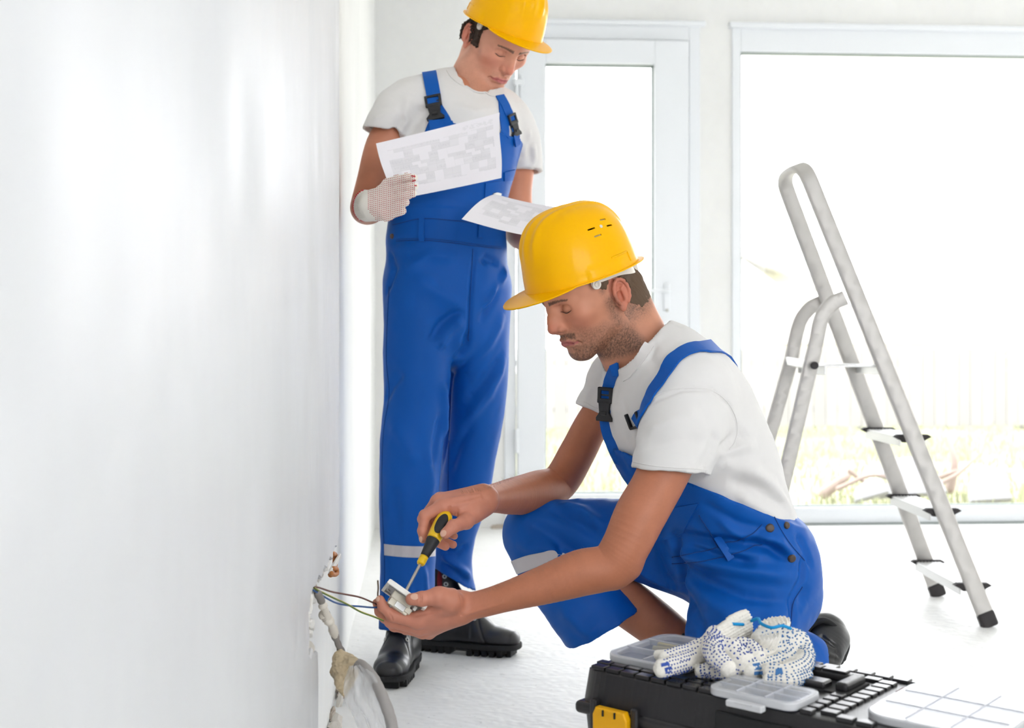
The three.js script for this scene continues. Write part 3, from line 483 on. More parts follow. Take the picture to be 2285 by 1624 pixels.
// a band that keeps its own facing n instead of hugging the field
function bandFree(C, n, w, lift, thick) { const L = [], R = []; n = n.clone().normalize(); for (let i = 0; i < C.length; i++) { const t = C[Math.min(i + 1, C.length - 1)].clone().sub(C[Math.max(i - 1, 0)]).normalize(), s = n.clone().cross(t).normalize(), c = C[i].clone().addScaledVector(n, lift); L.push(c.clone().addScaledVector(s, w / 2)); R.push(c.clone().addScaledVector(s, -w / 2)); } const g = strip(L.map(p => p.clone().addScaledVector(n, 0)), R, 0, 0, null), b = strip(L.map(p => p.clone().addScaledVector(n, -thick)), R.map(p => p.clone().addScaledVector(n, -thick)), 0, 0, null); return join([g, b]); }
const onField = (F, line, n = 8) => { const C = [], cv = new THREE.CatmullRomCurve3(line.map(a => V(a[0], a[1], 0)), false, 'centripetal'), N = (line.length - 1) * n; for (let i = 0; i <= N; i++) { const q = cv.getPoint(i / N), h = F.seen(q.x, q.y); if (h) C.push(h); } return C; };
// a patch of cloth over four corners (pixels), laid on a field
function patch(F, c, lift = 0.003, thick = 0.003, nu = 14, nv = 14) {
  const g = [], at = (u, v) => [mix(mix(c[0][0], c[1][0], u), mix(c[3][0], c[2][0], u), v), mix(mix(c[0][1], c[1][1], u), mix(c[3][1], c[2][1], u), v)];
  const top = [], bot = []; let ok = true;
  for (let j = 0; j <= nv; j++) for (let i = 0; i <= nu; i++) { const h = F.seen(...at(i / nu, j / nv)); if (!h) { ok = false; top.push(V()); bot.push(V()); continue; } const n = F.normal(h); top.push(h.clone().addScaledVector(n, lift)); bot.push(h.clone().addScaledVector(n, lift - thick)); }
  if (!ok) { console.log('patch misses', JSON.stringify(c)); }
  const pos = [], idx = [], m = (nu + 1) * (nv + 1); for (const p of [...top, ...bot]) pos.push(p.x, p.y, p.z);
  for (let j = 0; j < nv; j++) for (let i = 0; i < nu; i++) { const a = j * (nu + 1) + i, b = a + 1, e = a + nu + 1, f = e + 1; idx.push(a, e, b, b, e, f, m + a, m + b, m + e, m + b, m + f, m + e); }
  const side = (a, b) => idx.push(a, b, m + a, b, m + b, m + a);
  for (let i = 0; i < nu; i++) { side(i, i + 1); side(nv * (nu + 1) + i + 1, nv * (nu + 1) + i); } for (let j = 0; j < nv; j++) { side((j + 1) * (nu + 1), j * (nu + 1)); side(j * (nu + 1) + nu, (j + 1) * (nu + 1) + nu); }
  const q = new THREE.BufferGeometry(); q.setAttribute('position', new THREE.BufferAttribute(new Float32Array(pos), 3)); q.setIndex(idx); q.computeVertexNormals(); return toCreasedNormals(q, 0.7);
}
// a seam: a thin raised cord of cloth
const seam = (F, line, r = 0.0011, lift = 0.0004) => { const C = []; const cv = new THREE.CatmullRomCurve3(line.map(a => V(a[0], a[1], 0)), false, 'centripetal'), N = (line.length - 1) * 8; for (let i = 0; i <= N; i++) { const q = cv.getPoint(i / N), h = F.seen(q.x, q.y); if (h && (!C.length || h.distanceTo(C[C.length - 1]) < 0.08)) C.push(surfaceFix(F, h, lift)); } return tubeGeo(C, r, C.length * 2, 5); };
const O = {
  blue: std(0x0458b2, { roughness: 0.52, specularIntensity: 0.45, sheen: 0.30, sheenRoughness: 0.35, sheenColor: new THREE.Color(0x3f94f6) }),
  blueDark: std(0x084188, { roughness: 0.85 }),
  white: std(0xe6e4e2, { roughness: 0.9, sheen: 0.2, sheenRoughness: 0.6, sheenColor: new THREE.Color(0xffffff) }),
  black: std(0x1b1b1e, { roughness: 0.42 }), brownButton: std(0x4e4038, { roughness: 0.5 }),
  tape: std(0xc9c5c9, { roughness: 0.35, metalness: 0.25 }), leather: std(0x17171a, { roughness: 0.38, clearcoat: 0.35, clearcoatRoughness: 0.35 }), sole: std(0x141416, { roughness: 0.75 }),
  yellow: new THREE.MeshPhysicalMaterial({ color: 0xffbd00, roughness: 0.30, specularIntensity: 0.2, clearcoat: 0.10, clearcoatRoughness: 0.10 }), cream: std(0xe9e2d8, { roughness: 0.5 }),
  glove: std(0xf3efe6, { roughness: 1 }), nail: std(0xe2b49c, { roughness: 0.35 }),
};
// plastic side-release buckle standing on a field: centre c, y up along the strap, x across
const seenNear = (F, x, y) => { for (let k = 0; k < 30; k++) { const h = F.seen(x + 2 * k, y) ?? F.seen(x - 2 * k, y); if (h) return h; } return P(x, y, 2.7); };
function buckle(F, a, b, w, parent, face = 0) {
  const p = seenNear(F, ...a), q = seenNear(F, ...b), n = F.normal(p.clone().add(q).multiplyScalar(0.5)).addScaledVector(BK, face).normalize(), y = p.clone().sub(q), L = y.length(); y.normalize(); const x = y.clone().cross(n).normalize(), z = x.clone().cross(y), c = p.clone().add(q).multiplyScalar(0.5).addScaledVector(z, 0.007 + 0.006 * face);
  const t = w * 0.5, f = 0.0065, fh = L * 0.48, yc = L / 2 - fh / 2;
  const parts = [box(f, fh, 0.007, -t + f / 2, yc, 0, 0.002), box(f, fh, 0.007, t - f / 2, yc, 0, 0.002), box(w, f, 0.007, 0, yc + fh / 2 - f / 2, 0, 0.002), box(w, f * 1.5, 0.008, 0, yc - fh / 2 + f * 0.7, 0.0005, 0.0025), box(w * 0.94, 0.003, 0.002, 0, yc, -0.003)];
  const body = new THREE.Shape([[-0.36, 0.02], [0.36, 0.02], [0.33, -0.12], [0.30, -0.26], [0.40, -0.34], [0.52, -0.42], [0.50, -0.5], [-0.50, -0.5], [-0.52, -0.42], [-0.40, -0.34], [-0.30, -0.26], [-0.33, -0.12]].map(([u, v]) => new THREE.Vector2(u * w, v * L)));
  parts.push(new THREE.ExtrudeGeometry(body, { depth: 0.006, bevelSize: 0.0012, bevelThickness: 0.0012, bevelSegments: 2 }).translate(0, 0, -0.003));
  parts.push(box(w * 0.36, L * 0.12, 0.004, 0, -L * 0.27, 0.0045, 0.0015));
  return mesh('buckle', place(join(parts), c, x, y, z), O.black, parent);
}
function button(F, a, r, parent) { const p = seenNear(F, ...a), n = F.normal(p), [x, y, z] = frameY(n, UP); return mesh('button', place(lathe([[0, 0.0042], [r * 0.6, 0.0042], [r * 0.85, 0.0034], [r, 0.0014], [r, -0.002]], 22), p, x, y, z), O.brownButton, parent); }
// nails and the like: a flattened plate on a field
function nail(F, a, dir, w, l, parent) { const p = F.seen(...a); if (!p) return; const n = F.normal(p), y = dir.clone().addScaledVector(n, -dir.dot(n)).normalize(), x = y.clone().cross(n); return place(new THREE.SphereGeometry(1, 14, 10).scale(w, l, 0.0011), p.clone().addScaledVector(n, -0.0002), x, y, n); }
// work boot in its own axes (toe towards +z, sole at y = 0)
function bootParts(L = 0.30) {
  const F = new Field();
  F.add(limb([[V(0, 0.055, -0.105), 0.032, 0.040], [V(0, 0.058, -0.05), 0.037, 0.046], [V(0, 0.056, 0.02), 0.041, 0.044], [V(0, 0.050, 0.09), 0.047, 0.036], [V(0.002, 0.047, 0.135), 0.046, 0.033], [V(0.003, 0.045, 0.160), 0.036, 0.028]], V(1, 0, 0)), 0.02);
  F.add(limb([[V(0, 0.06, -0.075), 0.040, 0.055], [V(0, 0.12, -0.068), 0.043, 0.054], [V(0, 0.20, -0.075), 0.048, 0.056], [V(0, 0.28, -0.078), 0.048, 0.056]], V(1, 0, 0)), 0.03);
  F.add(cone(V(0, 0.075, 0.06), V(0, 0.15, -0.03), 0.034, 0.036), 0.025);
  F.cut(half(V(0, 0.022, 0), V(0, 1, 0)), 0.004); F.cut(half(V(0, 0.265, 0), V(0, -1, 0)), 0.004);
  const gs = q => Math.exp(-q * q);
  F.extra = (d, x, y, z) => d + 0.0022 * gs(((z - 0.082) + 0.5 * (y - 0.06)) / 0.004) * (y > 0.03 ? 1 : 0) + 0.0015 * gs(((z - 0.045) + 0.2 * Math.abs(x)) / 0.006) * (y > 0.05 ? 1 : 0) + 0.0012 * noise(x * 30, y * 30, z * 30);
  const s = new THREE.Shape(); const pts = [[0.0, 0.190], [0.028, 0.184], [0.046, 0.158], [0.0525, 0.115], [0.050, 0.06], [0.041, 0.0], [0.0395, -0.06], [0.040, -0.10], [0.030, -0.138], [0, -0.149]]; const all = [...pts, ...pts.slice(1, -1).reverse().map(([a, b]) => [-a, b])]; s.setFromPoints(new THREE.SplineCurve([...all, all[0]].map(a => new THREE.Vector2(...a))).getPoints(72));
  const ex = (d, y) => new THREE.ExtrudeGeometry(s, { depth: d, bevelEnabled: true, bevelSize: 0.0025, bevelThickness: 0.0025, bevelSegments: 2 }).rotateX(Math.PI / 2).scale(1, 1, 1).translate(0, y, 0);
  const mid = ex(0.010, 0.0335); const lugs = [mid];
  const flip = g => g;                                        // the outline's second axis is the boot's length
  for (let i = 0; i < 13; i++) { const z = -0.132 + i * 0.0245; if (i === 5 || i === 6) continue; const w = z < -0.1 ? 0.06 : z > 0.15 ? 0.062 : z > 0.0 ? 0.096 : 0.076; const heel = z < -0.03; lugs.push(box(w, heel ? 0.022 : 0.020, 0.018, 0, 0.011, z, 0.003, 1)); }
  lugs.push(box(0.07, 0.014, 0.10, 0, 0.015, -0.088, 0.004), box(0.085, 0.01, 0.17, 0, 0.017, 0.075, 0.004));
  const eyel = []; for (const sx of [-1, 1]) for (const t of [0.15, 0.5, 0.85]) { const o = V(sx * 0.026, mix(0.09, 0.165, t), mix(0.052, -0.012, t)); const h = F.hit(o.clone().add(V(sx * 0.05, 0.06, 0.12)), V(-sx * 0.05, -0.06, -0.12).normalize(), 0, 0.3); if (!h) continue; const n = F.normal(h), [x, y, z] = frameY(n, UP); eyel.push(place(new THREE.TorusGeometry(0.0048, 0.0017, 8, 18).rotateX(Math.PI / 2), h.addScaledVector(n, 0.0006), x, y, z)); }
  return { F, upper: skin(F, new THREE.Box3(V(-0.075, 0, -0.16), V(0.075, 0.28, 0.21)), 0.0032), sole: join(lugs), eyelets: join(eyel) };
}
const BOOT = bootParts();
BOOT.sole = (() => { const g = BOOT.sole; return g; })();
function boot(parent, o, z, up, label) {
  const [zz] = [z.clone().normalize()], y = up.clone().addScaledVector(zz, -up.dot(zz)).normalize(), x = y.clone().cross(zz), m = new THREE.Matrix4().makeBasis(x, y, zz).scale(V(0.95, 0.95, 0.88)).setPosition(o);
  const b = mesh('boot', BOOT.upper.clone().applyMatrix4(m), O.leather, parent, label); mesh('sole', BOOT.sole.clone().applyMatrix4(m), O.sole, b); mesh('eyelet', BOOT.eyelets.clone().applyMatrix4(m), M.steel, b); return b;
}
// yellow safety helmet in head axes: shell and peak, ribs along the crown, slots in the sides
function helmet(label, base, X, Y, Z) {
  const g = thing('hard_hat', label, 'hard hat', base), mt = new THREE.Matrix4().makeBasis(X, Y, Z).scale(V(0.95, 0.94, 0.94)), fit = q => { q.applyMatrix4(mt); return q; };
  const prof = t => { const a = t * Math.PI / 2; return [Math.pow(Math.cos(a), 0.62), Math.pow(Math.sin(a), 0.90)]; };
  const Hh = 0.150, A = 0.101, B0 = 0.126, B1 = 0.122;
  const shellPt = (u, t, off) => {                            // u round (0 = front), t 0 rim .. 1 crown
    const [r, h] = prof(t), cu = Math.cos(u), su = Math.sin(u), b = cu > 0 ? B0 : B1, flare = 1 + 0.02 * Math.max(0, 1 - t * 6) + (t < 0.02 ? 0.012 : 0);
    let x = A * r * Math.sign(su) * Math.pow(Math.abs(su), 0.93) * flare, z = b * r * Math.sign(cu) * Math.pow(Math.abs(cu), 0.95) * flare, y = Hh * h;
    const k = sstep(0.30, 0.6, t) * sstep(0.055, 0.0, Math.abs(z) > 0.10 ? (Math.abs(z) - 0.10) : 0); const ax = Math.abs(x);
    const gs = q => Math.exp(-q * q), rib = 0.0042 * (gs(ax / 0.0085) + gs((ax - 0.030) / 0.0085)) * sstep(0.18, 0.42, t);
    const fl = -0.004 * sstep(0.75, 0.95, cu) * sstep(0.55, 0.1, t);
    const n = V(x / (A * A), y / (Hh * Hh) * 1.2, z / (b * b)).normalize(); const s = off + rib + fl + 0.003 * sstep(0.10, 0.085, t) * sstep(0.5, 0.2, Math.abs(Math.abs(u - Math.PI) - Math.PI / 2 - 0.0)) * (cu < 0.3 ? 1 : 0);
    const drop = -0.012 * Math.max(0, -cu) * Math.max(0, 1 - 3 * t) * 0;
    return V(x + n.x * s, y + n.y * s + drop, z + n.z * s);
  };
  const nu = 144, nt = 56, pos = [], idx = [], row = nu + 1;
  for (const off of [0, -0.0028]) for (let j = 0; j <= nt; j++) for (let i = 0; i <= nu; i++) { const p = shellPt(i / nu * 2 * Math.PI, Math.min(0.9995, (j / nt) ** 0.9), off); pos.push(p.x, p.y, p.z); }
  const m = row * (nt + 1);
  for (let j = 0; j < nt; j++) for (let i = 0; i < nu; i++) { const a = j * row + i, b = a + 1, c = a + row, d = c + 1; idx.push(a, b, c, b, d, c, m + a, m + c, m + b, m + b, m + c, m + d); }
  for (let i = 0; i < nu; i++) idx.push(i, m + i, i + 1, i + 1, m + i, m + i + 1);
  let q = new THREE.BufferGeometry(); q.setAttribute('position', new THREE.BufferAttribute(new Float32Array(pos), 3)); q.setIndex(idx); q = mergeVertices(q, 1e-6); q.computeVertexNormals();
  const shellGeo = q;

  // peak and the small lip that runs round the rim
  const pk = [], pi = [], n2 = 120, mm = 10, reach = u => { const c = Math.cos(u); return 0.006 + 0.054 * Math.pow(Math.max(0, (c - 0.52) / 0.48), 0.72) + 0.010 * Math.pow(Math.max(0, -c), 3); };
  for (const th of [0.0012, -0.0012]) for (let j = 0; j <= mm; j++) for (let i = 0; i <= n2; i++) {
    const u = i / n2 * 2 * Math.PI, p = shellPt(u, 0.001, 0), w = V(p.x, 0, p.z).normalize(), c = Math.max(0, Math.cos(u)), dir = V(Math.sin(u) * (1 - 0.5 * c) , 0, Math.cos(u)).normalize(), s = reach(u) * j / mm;
    pk.push(p.x + dir.x * s - w.x * 0.002, 0.001 + th - 0.20 * s * c - 0.9 * s * s * 3 * (1 - c) + 0.0, p.z + dir.z * s - w.z * 0.002);
  }
  const r2 = n2 + 1, m2 = r2 * (mm + 1); for (let j = 0; j < mm; j++) for (let i = 0; i < n2; i++) { const a = j * r2 + i, b = a + 1, c = a + r2, d = c + 1; pi.push(a, c, b, b, c, d, m2 + a, m2 + b, m2 + c, m2 + b, m2 + d, m2 + c); }
  for (let i = 0; i < n2; i++) { const a = mm * r2 + i; pi.push(a, m2 + a, a + 1, a + 1, m2 + a, m2 + a + 1); }
  let pg = new THREE.BufferGeometry(); pg.setAttribute('position', new THREE.BufferAttribute(new Float32Array(pk), 3)); pg.setIndex(pi); pg.computeVertexNormals();
  mesh('peak', fit(pg), O.yellow, g);
  const out = (u, t) => { const e = 0.01, p = shellPt(u, t, 0), a = shellPt(u + e, t, 0).sub(p), b = shellPt(u, t + e, 0).sub(p), n = a.cross(b).normalize(); if (n.dot(p) < 0) n.negate(); return [p, n]; };
  // four slots cut through each side of the shell, two of them closed by a slider on the inside
  const slots = [], slider = std(0xb9a878, { roughness: 0.8 });
  for (const s of [1, -1]) for (const [du, dt, w, shut] of [[-0.20, 0.035, 0.0175, 0], [-0.14, -0.055, 0.0175, 1], [0.17, 0.090, 0.0160, 1], [0.23, 0.0, 0.0160, 0]]) { const [p, n] = out(s * (Math.PI / 2 + 0.22 + du), 0.40 + dt), xx = V(0, 0, -1).addScaledVector(n, n.z).normalize(), yy = n.clone().cross(xx); slots.push(place(box(w, 0.0034, 0.014, 0, 0, 0), p, xx, yy, n)); if (shut) mesh('vent_slider', fit(place(box(w + 0.006, 0.009, 0.0012, 0, 0, -0.0040), p, xx, yy, n)), slider, g); }
  { const ev = new Evaluator(); ev.attributes = ['position', 'normal']; ev.useGroups = false; const a = new Brush(shellGeo), b = new Brush(join(slots)); a.updateMatrixWorld(); b.updateMatrixWorld(); const r = ev.evaluate(a, b, SUBTRACTION).geometry; mesh('shell', fit(r), O.yellow, g); }
  for (const s of [1, -1]) {
    const [p, n] = out(s * (Math.PI / 2 + 0.24), 0.425), [x, y, z] = frameY(n, UP); mesh('rivet', fit(place(lathe([[0, 0.0016], [0.0028, 0.0014], [0.0036, 0.0002]], 16), p, x, y, z)), O.cream, g);
    // rain-gutter ledge and pocket outline over the ear
    const led = []; for (let i = 0; i <= 14; i++) { const [a, b] = out(s * mix(1.75, 2.15, i / 14), 0.115 + 0.0 * i); led.push(a.addScaledVector(b, 0.0004)); } const [e1, e2] = out(s * 2.17, 0.04); led.push(e1.addScaledVector(e2, 0.0004)); mesh('ledge', fit(tubeGeo(led, 0.0018, 40, 6)), O.yellow, g);
    // headband and its fixing lug
    const lug = join([lathe([[0, 0.004], [0.0095, 0.004], [0.0105, 0.002], [0.0105, -0.002], [0, -0.002]], 22).rotateZ(-s * Math.PI / 2), lathe([[0.004, 0.0055], [0.0062, 0.0055], [0.0062, 0.003]], 18).rotateZ(-s * Math.PI / 2), box(0.004, 0.024, 0.021, -s * 0.001, 0.012, 0, 0.0015)]).translate(s * 0.088, -0.010, 0.022); mesh('fixing_lug', fit(lug), O.cream, g);
  }
  const hb = []; for (let i = 0; i <= 60; i++) { const u = i / 60 * 2 * Math.PI; hb.push(V(0.0845 * Math.sin(u), -0.004 - 0.014 * sstep(-0.2, -1, Math.cos(u)) + 0.016 * sstep(0.1, 0.7, Math.cos(u)) , 0.107 * Math.cos(u) - 0.006)); }
  const hs = [], hi = []; hb.forEach((p, i) => { for (const [k, y] of [[1, 0.012], [1.02, -0.006], [0.985, -0.006], [0.97, 0.012]]) hs.push(p.x * k, p.y + y, p.z * k); if (i < 60) for (let k = 0; k < 4; k++) { const a = 4 * i + k, b = 4 * i + (k + 1) % 4; hi.push(a, a + 4, b, b, a + 4, b + 4); } });
  let hg = new THREE.BufferGeometry(); hg.setAttribute('position', new THREE.BufferAttribute(new Float32Array(hs), 3)); hg.setIndex(hi); hg.computeVertexNormals(); mesh('headband', fit(toCreasedNormals(hg, 0.6)), O.cream, g);
  mesh('rear_adjuster', fit(join([box(0.05, 0.022, 0.012, 0, -0.018, -0.116, 0.004), box(0.02, 0.014, 0.01, 0, -0.018, -0.124, 0.003)])), O.cream, g);
  return g;
}
const headFrame = (yaw, pitch, roll) => { const e = new THREE.Matrix4().makeBasis(RT, UP, BK).multiply(new THREE.Matrix4().makeRotationFromEuler(new THREE.Euler(pitch * Math.PI / 180, yaw * Math.PI / 180, roll * Math.PI / 180, 'YXZ'))); const X = V(), Y = V(), Z = V(); e.extractBasis(X, Y, Z); return { X, Y, Z }; };
// head with hair, lashes; returns the skin geometry and adds hair to the person
function makeHead(person, o, fr, look, neck) {
  const { X, Y, Z } = fr, m = new THREE.Matrix4().makeBasis(X, Y, Z).setPosition(o), inv = m.clone().invert(), e = inv.elements;
  const N = new Field(); for (const [a, b, ra, rb] of neck) N.add(cone(a, b, ra, rb), 0.02);
  const loc = (x, y, z) => [e[0] * x + e[4] * y + e[8] * z + e[12], e[1] * x + e[5] * y + e[9] * z + e[13], e[2] * x + e[6] * y + e[10] * z + e[14]];
  const F = { at: (x, y, z) => { const [a, b, c] = loc(x, y, z), d = HEAD0.at(a, b, c), n = N.at(x, y, z), k = 0.014, h = k - Math.abs(d - n); return Math.min(d, n) - (h > 0 ? h * h / (4 * k) : 0); } };
  const bx = new THREE.Box3(); for (const [a, b, ra, rb] of neck) bx.union(around([a, b], Math.max(ra, rb) + 0.01)); bx.union(around([o], 0.16));
  const geo = skin(F, bx, 0.0017, { color: (x, y, z) => { const [a, b, c] = loc(x, y, z); return headColor(V(a, b, c), look); } });
  const hf = (x, y, z) => { const [a, b, c] = loc(x, y, z), d = F.at(x, y, z); if (Math.abs(d) > 0.03) return d; return Math.max(d - look.hairLift * (0.25 + 0.75 * sstep(-0.05, 0.02, b)) - look.hairRough * noise(a * 420, b * 110, c * 420) - 0.6 * look.hairRough * noise(a * 150, b * 60, c * 150), hairRegion(a, b, c, look) + 0.003 * noise(a * 260, b * 260, c * 260)); };
  mesh('hair', skin(hf, around([o.clone().addScaledVector(Y, 0.05)], 0.135), 0.0019, { slack: 1.6 }), look.hair, person);
  mesh('eyelashes', lashGeo().applyMatrix4(m), look.lash, person);
  return { geo, F, loc };
}
// ---------------------------------------------------------------- the kneeling electrician
const kneeling = thing('person', 'person in white t-shirt and blue dungarees crouching low with a screwdriver in one hand', 'person', null);
{
  const SD = D(0.47, 0.0, 0.88).normalize();
  const look = { skin: lin(210, 146, 116), red: lin(200, 100, 80), lip: lin(184, 106, 102), brow: lin(74, 54, 44), beard: 1.0, beardColor: lin(96, 70, 56), hair: std(0x64503f, { roughness: 0.85 }), lash: std(0x2c211c), hairLift: 0.0016, hairRough: 0.0006, nape: -0.044, burn: 0.034, burnW: 0.007, fade: lin(112, 84, 68) };
  const o = P(1324.5, 665.5, 2.73), fr = headFrame(-62, 29.5, -3.5);
  const head = makeHead(kneeling, o, fr, look, [[P(1384, 690, 2.745), P(1424, 775, 2.74), 0.0535, 0.058], [P(1424, 775, 2.74), P(1440, 840, 2.745), 0.058, 0.056], [P(1350, 745, 2.74), P(1400, 808, 2.74), 0.033, 0.046], [P(1402, 632, 2.75), P(1424, 730, 2.745), 0.030, 0.046]]);
  // arms and hands
  const arm1 = new Field();                                   // left arm, nearer
  arm1.add(limb(rows([1545, 900, 2.57, 0.055], [1470, 1075, 2.52, 0.0465], [1428, 1150, 2.50, 0.0465], [1392, 1225, 2.49, 0.0425], [1362, 1262, 2.49, 0.0405], [1296, 1278, 2.49, 0.0415], [1220, 1303, 2.49, 0.0350], [1130, 1331, 2.49, 0.0268], [1070, 1348, 2.495, 0.0245], [1030, 1355, 2.50, 0.0255]), BK, 6));
  arm1.add(cone(P(1398, 1262, 2.50), P(1378, 1282, 2.50), 0.026, 0.022), 0.02);
  for (const [q, r] of [[[930, 1386, 2.478], 0.0135], [[936, 1400, 2.497], 0.0135], [[944, 1409, 2.516], 0.0125], [[958, 1411, 2.535], 0.0115]]) arm1.add(cone(P(1022, 1356, 2.50), pp(q), 0.0245, r), 0.014);
  finger(arm1, [[930, 1385, 2.476, 0.0132], [876, 1374, 2.474, 0.0108], [855, 1354, 2.471, 0.0092], [848, 1338, 2.468, 0.0080]]);
  finger(arm1, [[935, 1400, 2.495, 0.0128], [872, 1387, 2.494, 0.0106], [848, 1364, 2.490, 0.0090], [841, 1345, 2.486, 0.0080]]);
  finger(arm1, [[943, 1409, 2.515, 0.0122], [880, 1396, 2.514, 0.0100], [858, 1378, 2.512, 0.0086], [849, 1358, 2.508, 0.0076]]);
  finger(arm1, [[957, 1411, 2.535, 0.0112], [906, 1404, 2.535, 0.0090], [884, 1391, 2.534, 0.0078], [872, 1376, 2.530, 0.0070]]);
  finger(arm1, [[1004, 1340, 2.466, 0.0215], [976, 1331, 2.452, 0.0160], [941, 1336, 2.444, 0.0125], [918, 1337, 2.441, 0.0106]], 0.012);
  arm1.add(ball(P(986, 1326, 2.456), 0.0125), 0.008); arm1.add(cone(P(1004, 1342, 2.47), P(938, 1378, 2.475), 0.018, 0.010), 0.014);
  const arm2 = new Field();                                   // right arm, beyond
  arm2.add(limb(rows([1372, 872, 2.905, 0.036], [1322, 945, 2.93, 0.0365], [1288, 1010, 2.96, 0.0385], [1248, 1076, 2.99, 0.0400], [1196, 1098, 2.93, 0.0445], [1144, 1107, 2.85, 0.0375], [1106, 1111, 2.77, 0.0295], [1080, 1114, 2.71, 0.0262]), BK, 6));
  for (const [q, r] of [[[987, 1129, 2.648], 0.0130], [[976, 1118, 2.668], 0.0130], [[981, 1113, 2.69], 0.0122], [[992, 1114, 2.71], 0.0110]]) arm2.add(cone(P(1076, 1116, 2.70), pp(q), 0.0245, r), 0.014);
  finger(arm2, [[986, 1130, 2.646, 0.0128], [948, 1150, 2.642, 0.0107], [943, 1184, 2.637, 0.0092], [944, 1203, 2.634, 0.0078]]);
  finger(arm2, [[976, 1118, 2.668, 0.0125], [944, 1158, 2.688, 0.0102], [960, 1203, 2.686, 0.0090], [994, 1219, 2.668, 0.0080]]);
  finger(arm2, [[981, 1113, 2.690, 0.0120], [956, 1158, 2.710, 0.0098], [980, 1202, 2.706, 0.0086], [1011, 1215, 2.688, 0.0076]]);
  finger(arm2, [[992, 1114, 2.710, 0.0108], [975, 1158, 2.730, 0.0086], [996, 1188, 2.724, 0.0076], [1014, 1196, 2.712, 0.0068]]);
  finger(arm2, [[1066, 1138, 2.684, 0.0195], [1040, 1163, 2.640, 0.0145], [1012, 1174, 2.610, 0.0122], [994, 1190, 2.601, 0.0102]], 0.014);
  arm2.add(cone(P(1062, 1138, 2.67), P(996, 1132, 2.652), 0.018, 0.010), 0.014);
  const crease = (F, l, r = 0.0007, k = 0.002) => { const q = l.map(a => F.seen(...a)).filter(Boolean); for (let i = 0; i + 1 < q.length; i++) F.cut(cone(q[i], q[i + 1], r, r), k); };
  const ridge = (F, l, r = 0.002, k = 0.006) => { const q = l.map(a => F.seen(...a)).filter(Boolean); for (let i = 0; i + 1 < q.length; i++) { const n = F.normal(q[i]); F.add(cone(q[i].clone().addScaledVector(n, -r * 0.6), q[i + 1].clone().addScaledVector(n, -r * 0.6), r, r), k); } };
  ridge(arm2, [[1070, 1104], [1040, 1108], [1010, 1112]], 0.0024); ridge(arm2, [[1072, 1112], [1040, 1122], [1008, 1128]], 0.0022); ridge(arm1, [[1120, 1345], [1080, 1358], [1040, 1370]], 0.0022);
  crease(arm2, [[1004, 1131], [1003, 1140], [1006, 1147]], 0.0012, 0.004); crease(arm2, [[1022, 1138], [1018, 1148], [1016, 1156]], 0.0012, 0.004);
  for (const dx of [-3, 0, 3]) crease(arm2, [[1010 + dx, 1168], [1014 + dx, 1176], [1015 + dx, 1182]], 0.0006, 0.0015);
  crease(arm1, [[936, 1327], [937, 1336], [936, 1345]], 0.0007, 0.002); crease(arm1, [[940, 1327], [941, 1336], [940, 1345]], 0.0006, 0.002); crease(arm1, [[930, 1372], [960, 1366], [985, 1362]], 0.0012, 0.005); crease(arm1, [[868, 1368], [874, 1376], [876, 1384]], 0.0008, 0.002);
  crease(arm1, [[1027, 1330], [1030, 1350], [1028, 1372]], 0.0008, 0.004);
  const leg = new Field(); leg.add(limb(rows([1380, 1330, 2.90, 0.050], [1480, 1405, 2.86, 0.046], [1560, 1470, 2.84, 0.038], [1590, 1510, 2.83, 0.034]), BK)); leg.add(ball(P(1806, 1500, 2.79), 0.034), 0.01);
  leg.add(cone(P(1720, 1500, 2.72), P(1806, 1496, 2.79), 0.03, 0.03), 0.01);
  const torso = new Field(); torso.add(limb(rows([1455, 850, 2.75, 0.10, 0.05], [1515, 905, 2.735, 0.14, 0.085], [1565, 1010, 2.72, 0.15, 0.10], [1605, 1130, 2.72, 0.145, 0.10], [1650, 1250, 2.74, 0.14, 0.10]), SD));
  const armTone = (x, y, z, nx, ny, nz) => { const k = 1 + 0.05 * noise(x * 70, y * 70, z * 70) + 0.035 * noise(x * 400, y * 400, z * 400), b = look.skin; return [b[0] * k * 0.76, b[1] * k * 0.62, b[2] * k * 0.53]; };
  const handTone = h => (x, y, z) => { const c = armTone(x, y, z), t = sstep(0.20, 0.05, h.distanceTo(V(x, y, z))); const q = lin(208, 138, 116), n = 1 + 0.06 * noise(x * 120, y * 120, z * 120); return [mix(c[0], q[0] * n, 0.8 * t), mix(c[1], q[1] * n, 0.8 * t), mix(c[2], q[2] * n, 0.8 * t)]; };
  const bA = around([P(1600, 880, 2.55), P(820, 1440, 2.50), P(1400, 1300, 2.49)], 0.07), bB = around([P(1400, 830, 2.9), P(925, 1240, 2.66), P(1250, 1100, 3.0)], 0.07);
  const parts = [head.geo, skin(arm1, bA, 0.0019, { color: handTone(P(890, 1370, 2.48)) }), skin(arm2, bB, 0.0019, { color: handTone(P(960, 1180, 2.65)) }), skin(leg, around([P(1340, 1300, 2.9), P(1860, 1540, 2.8)], 0.06), 0.004, { color: armTone }), skin(torso, around([P(1440, 840, 2.74), P(1700, 1260, 2.74)], 0.2), 0.008, { color: armTone })];
  mesh('body', parts, std(0xffffff, { vertexColors: true, roughness: 0.52, sheen: 0.15 }), kneeling);
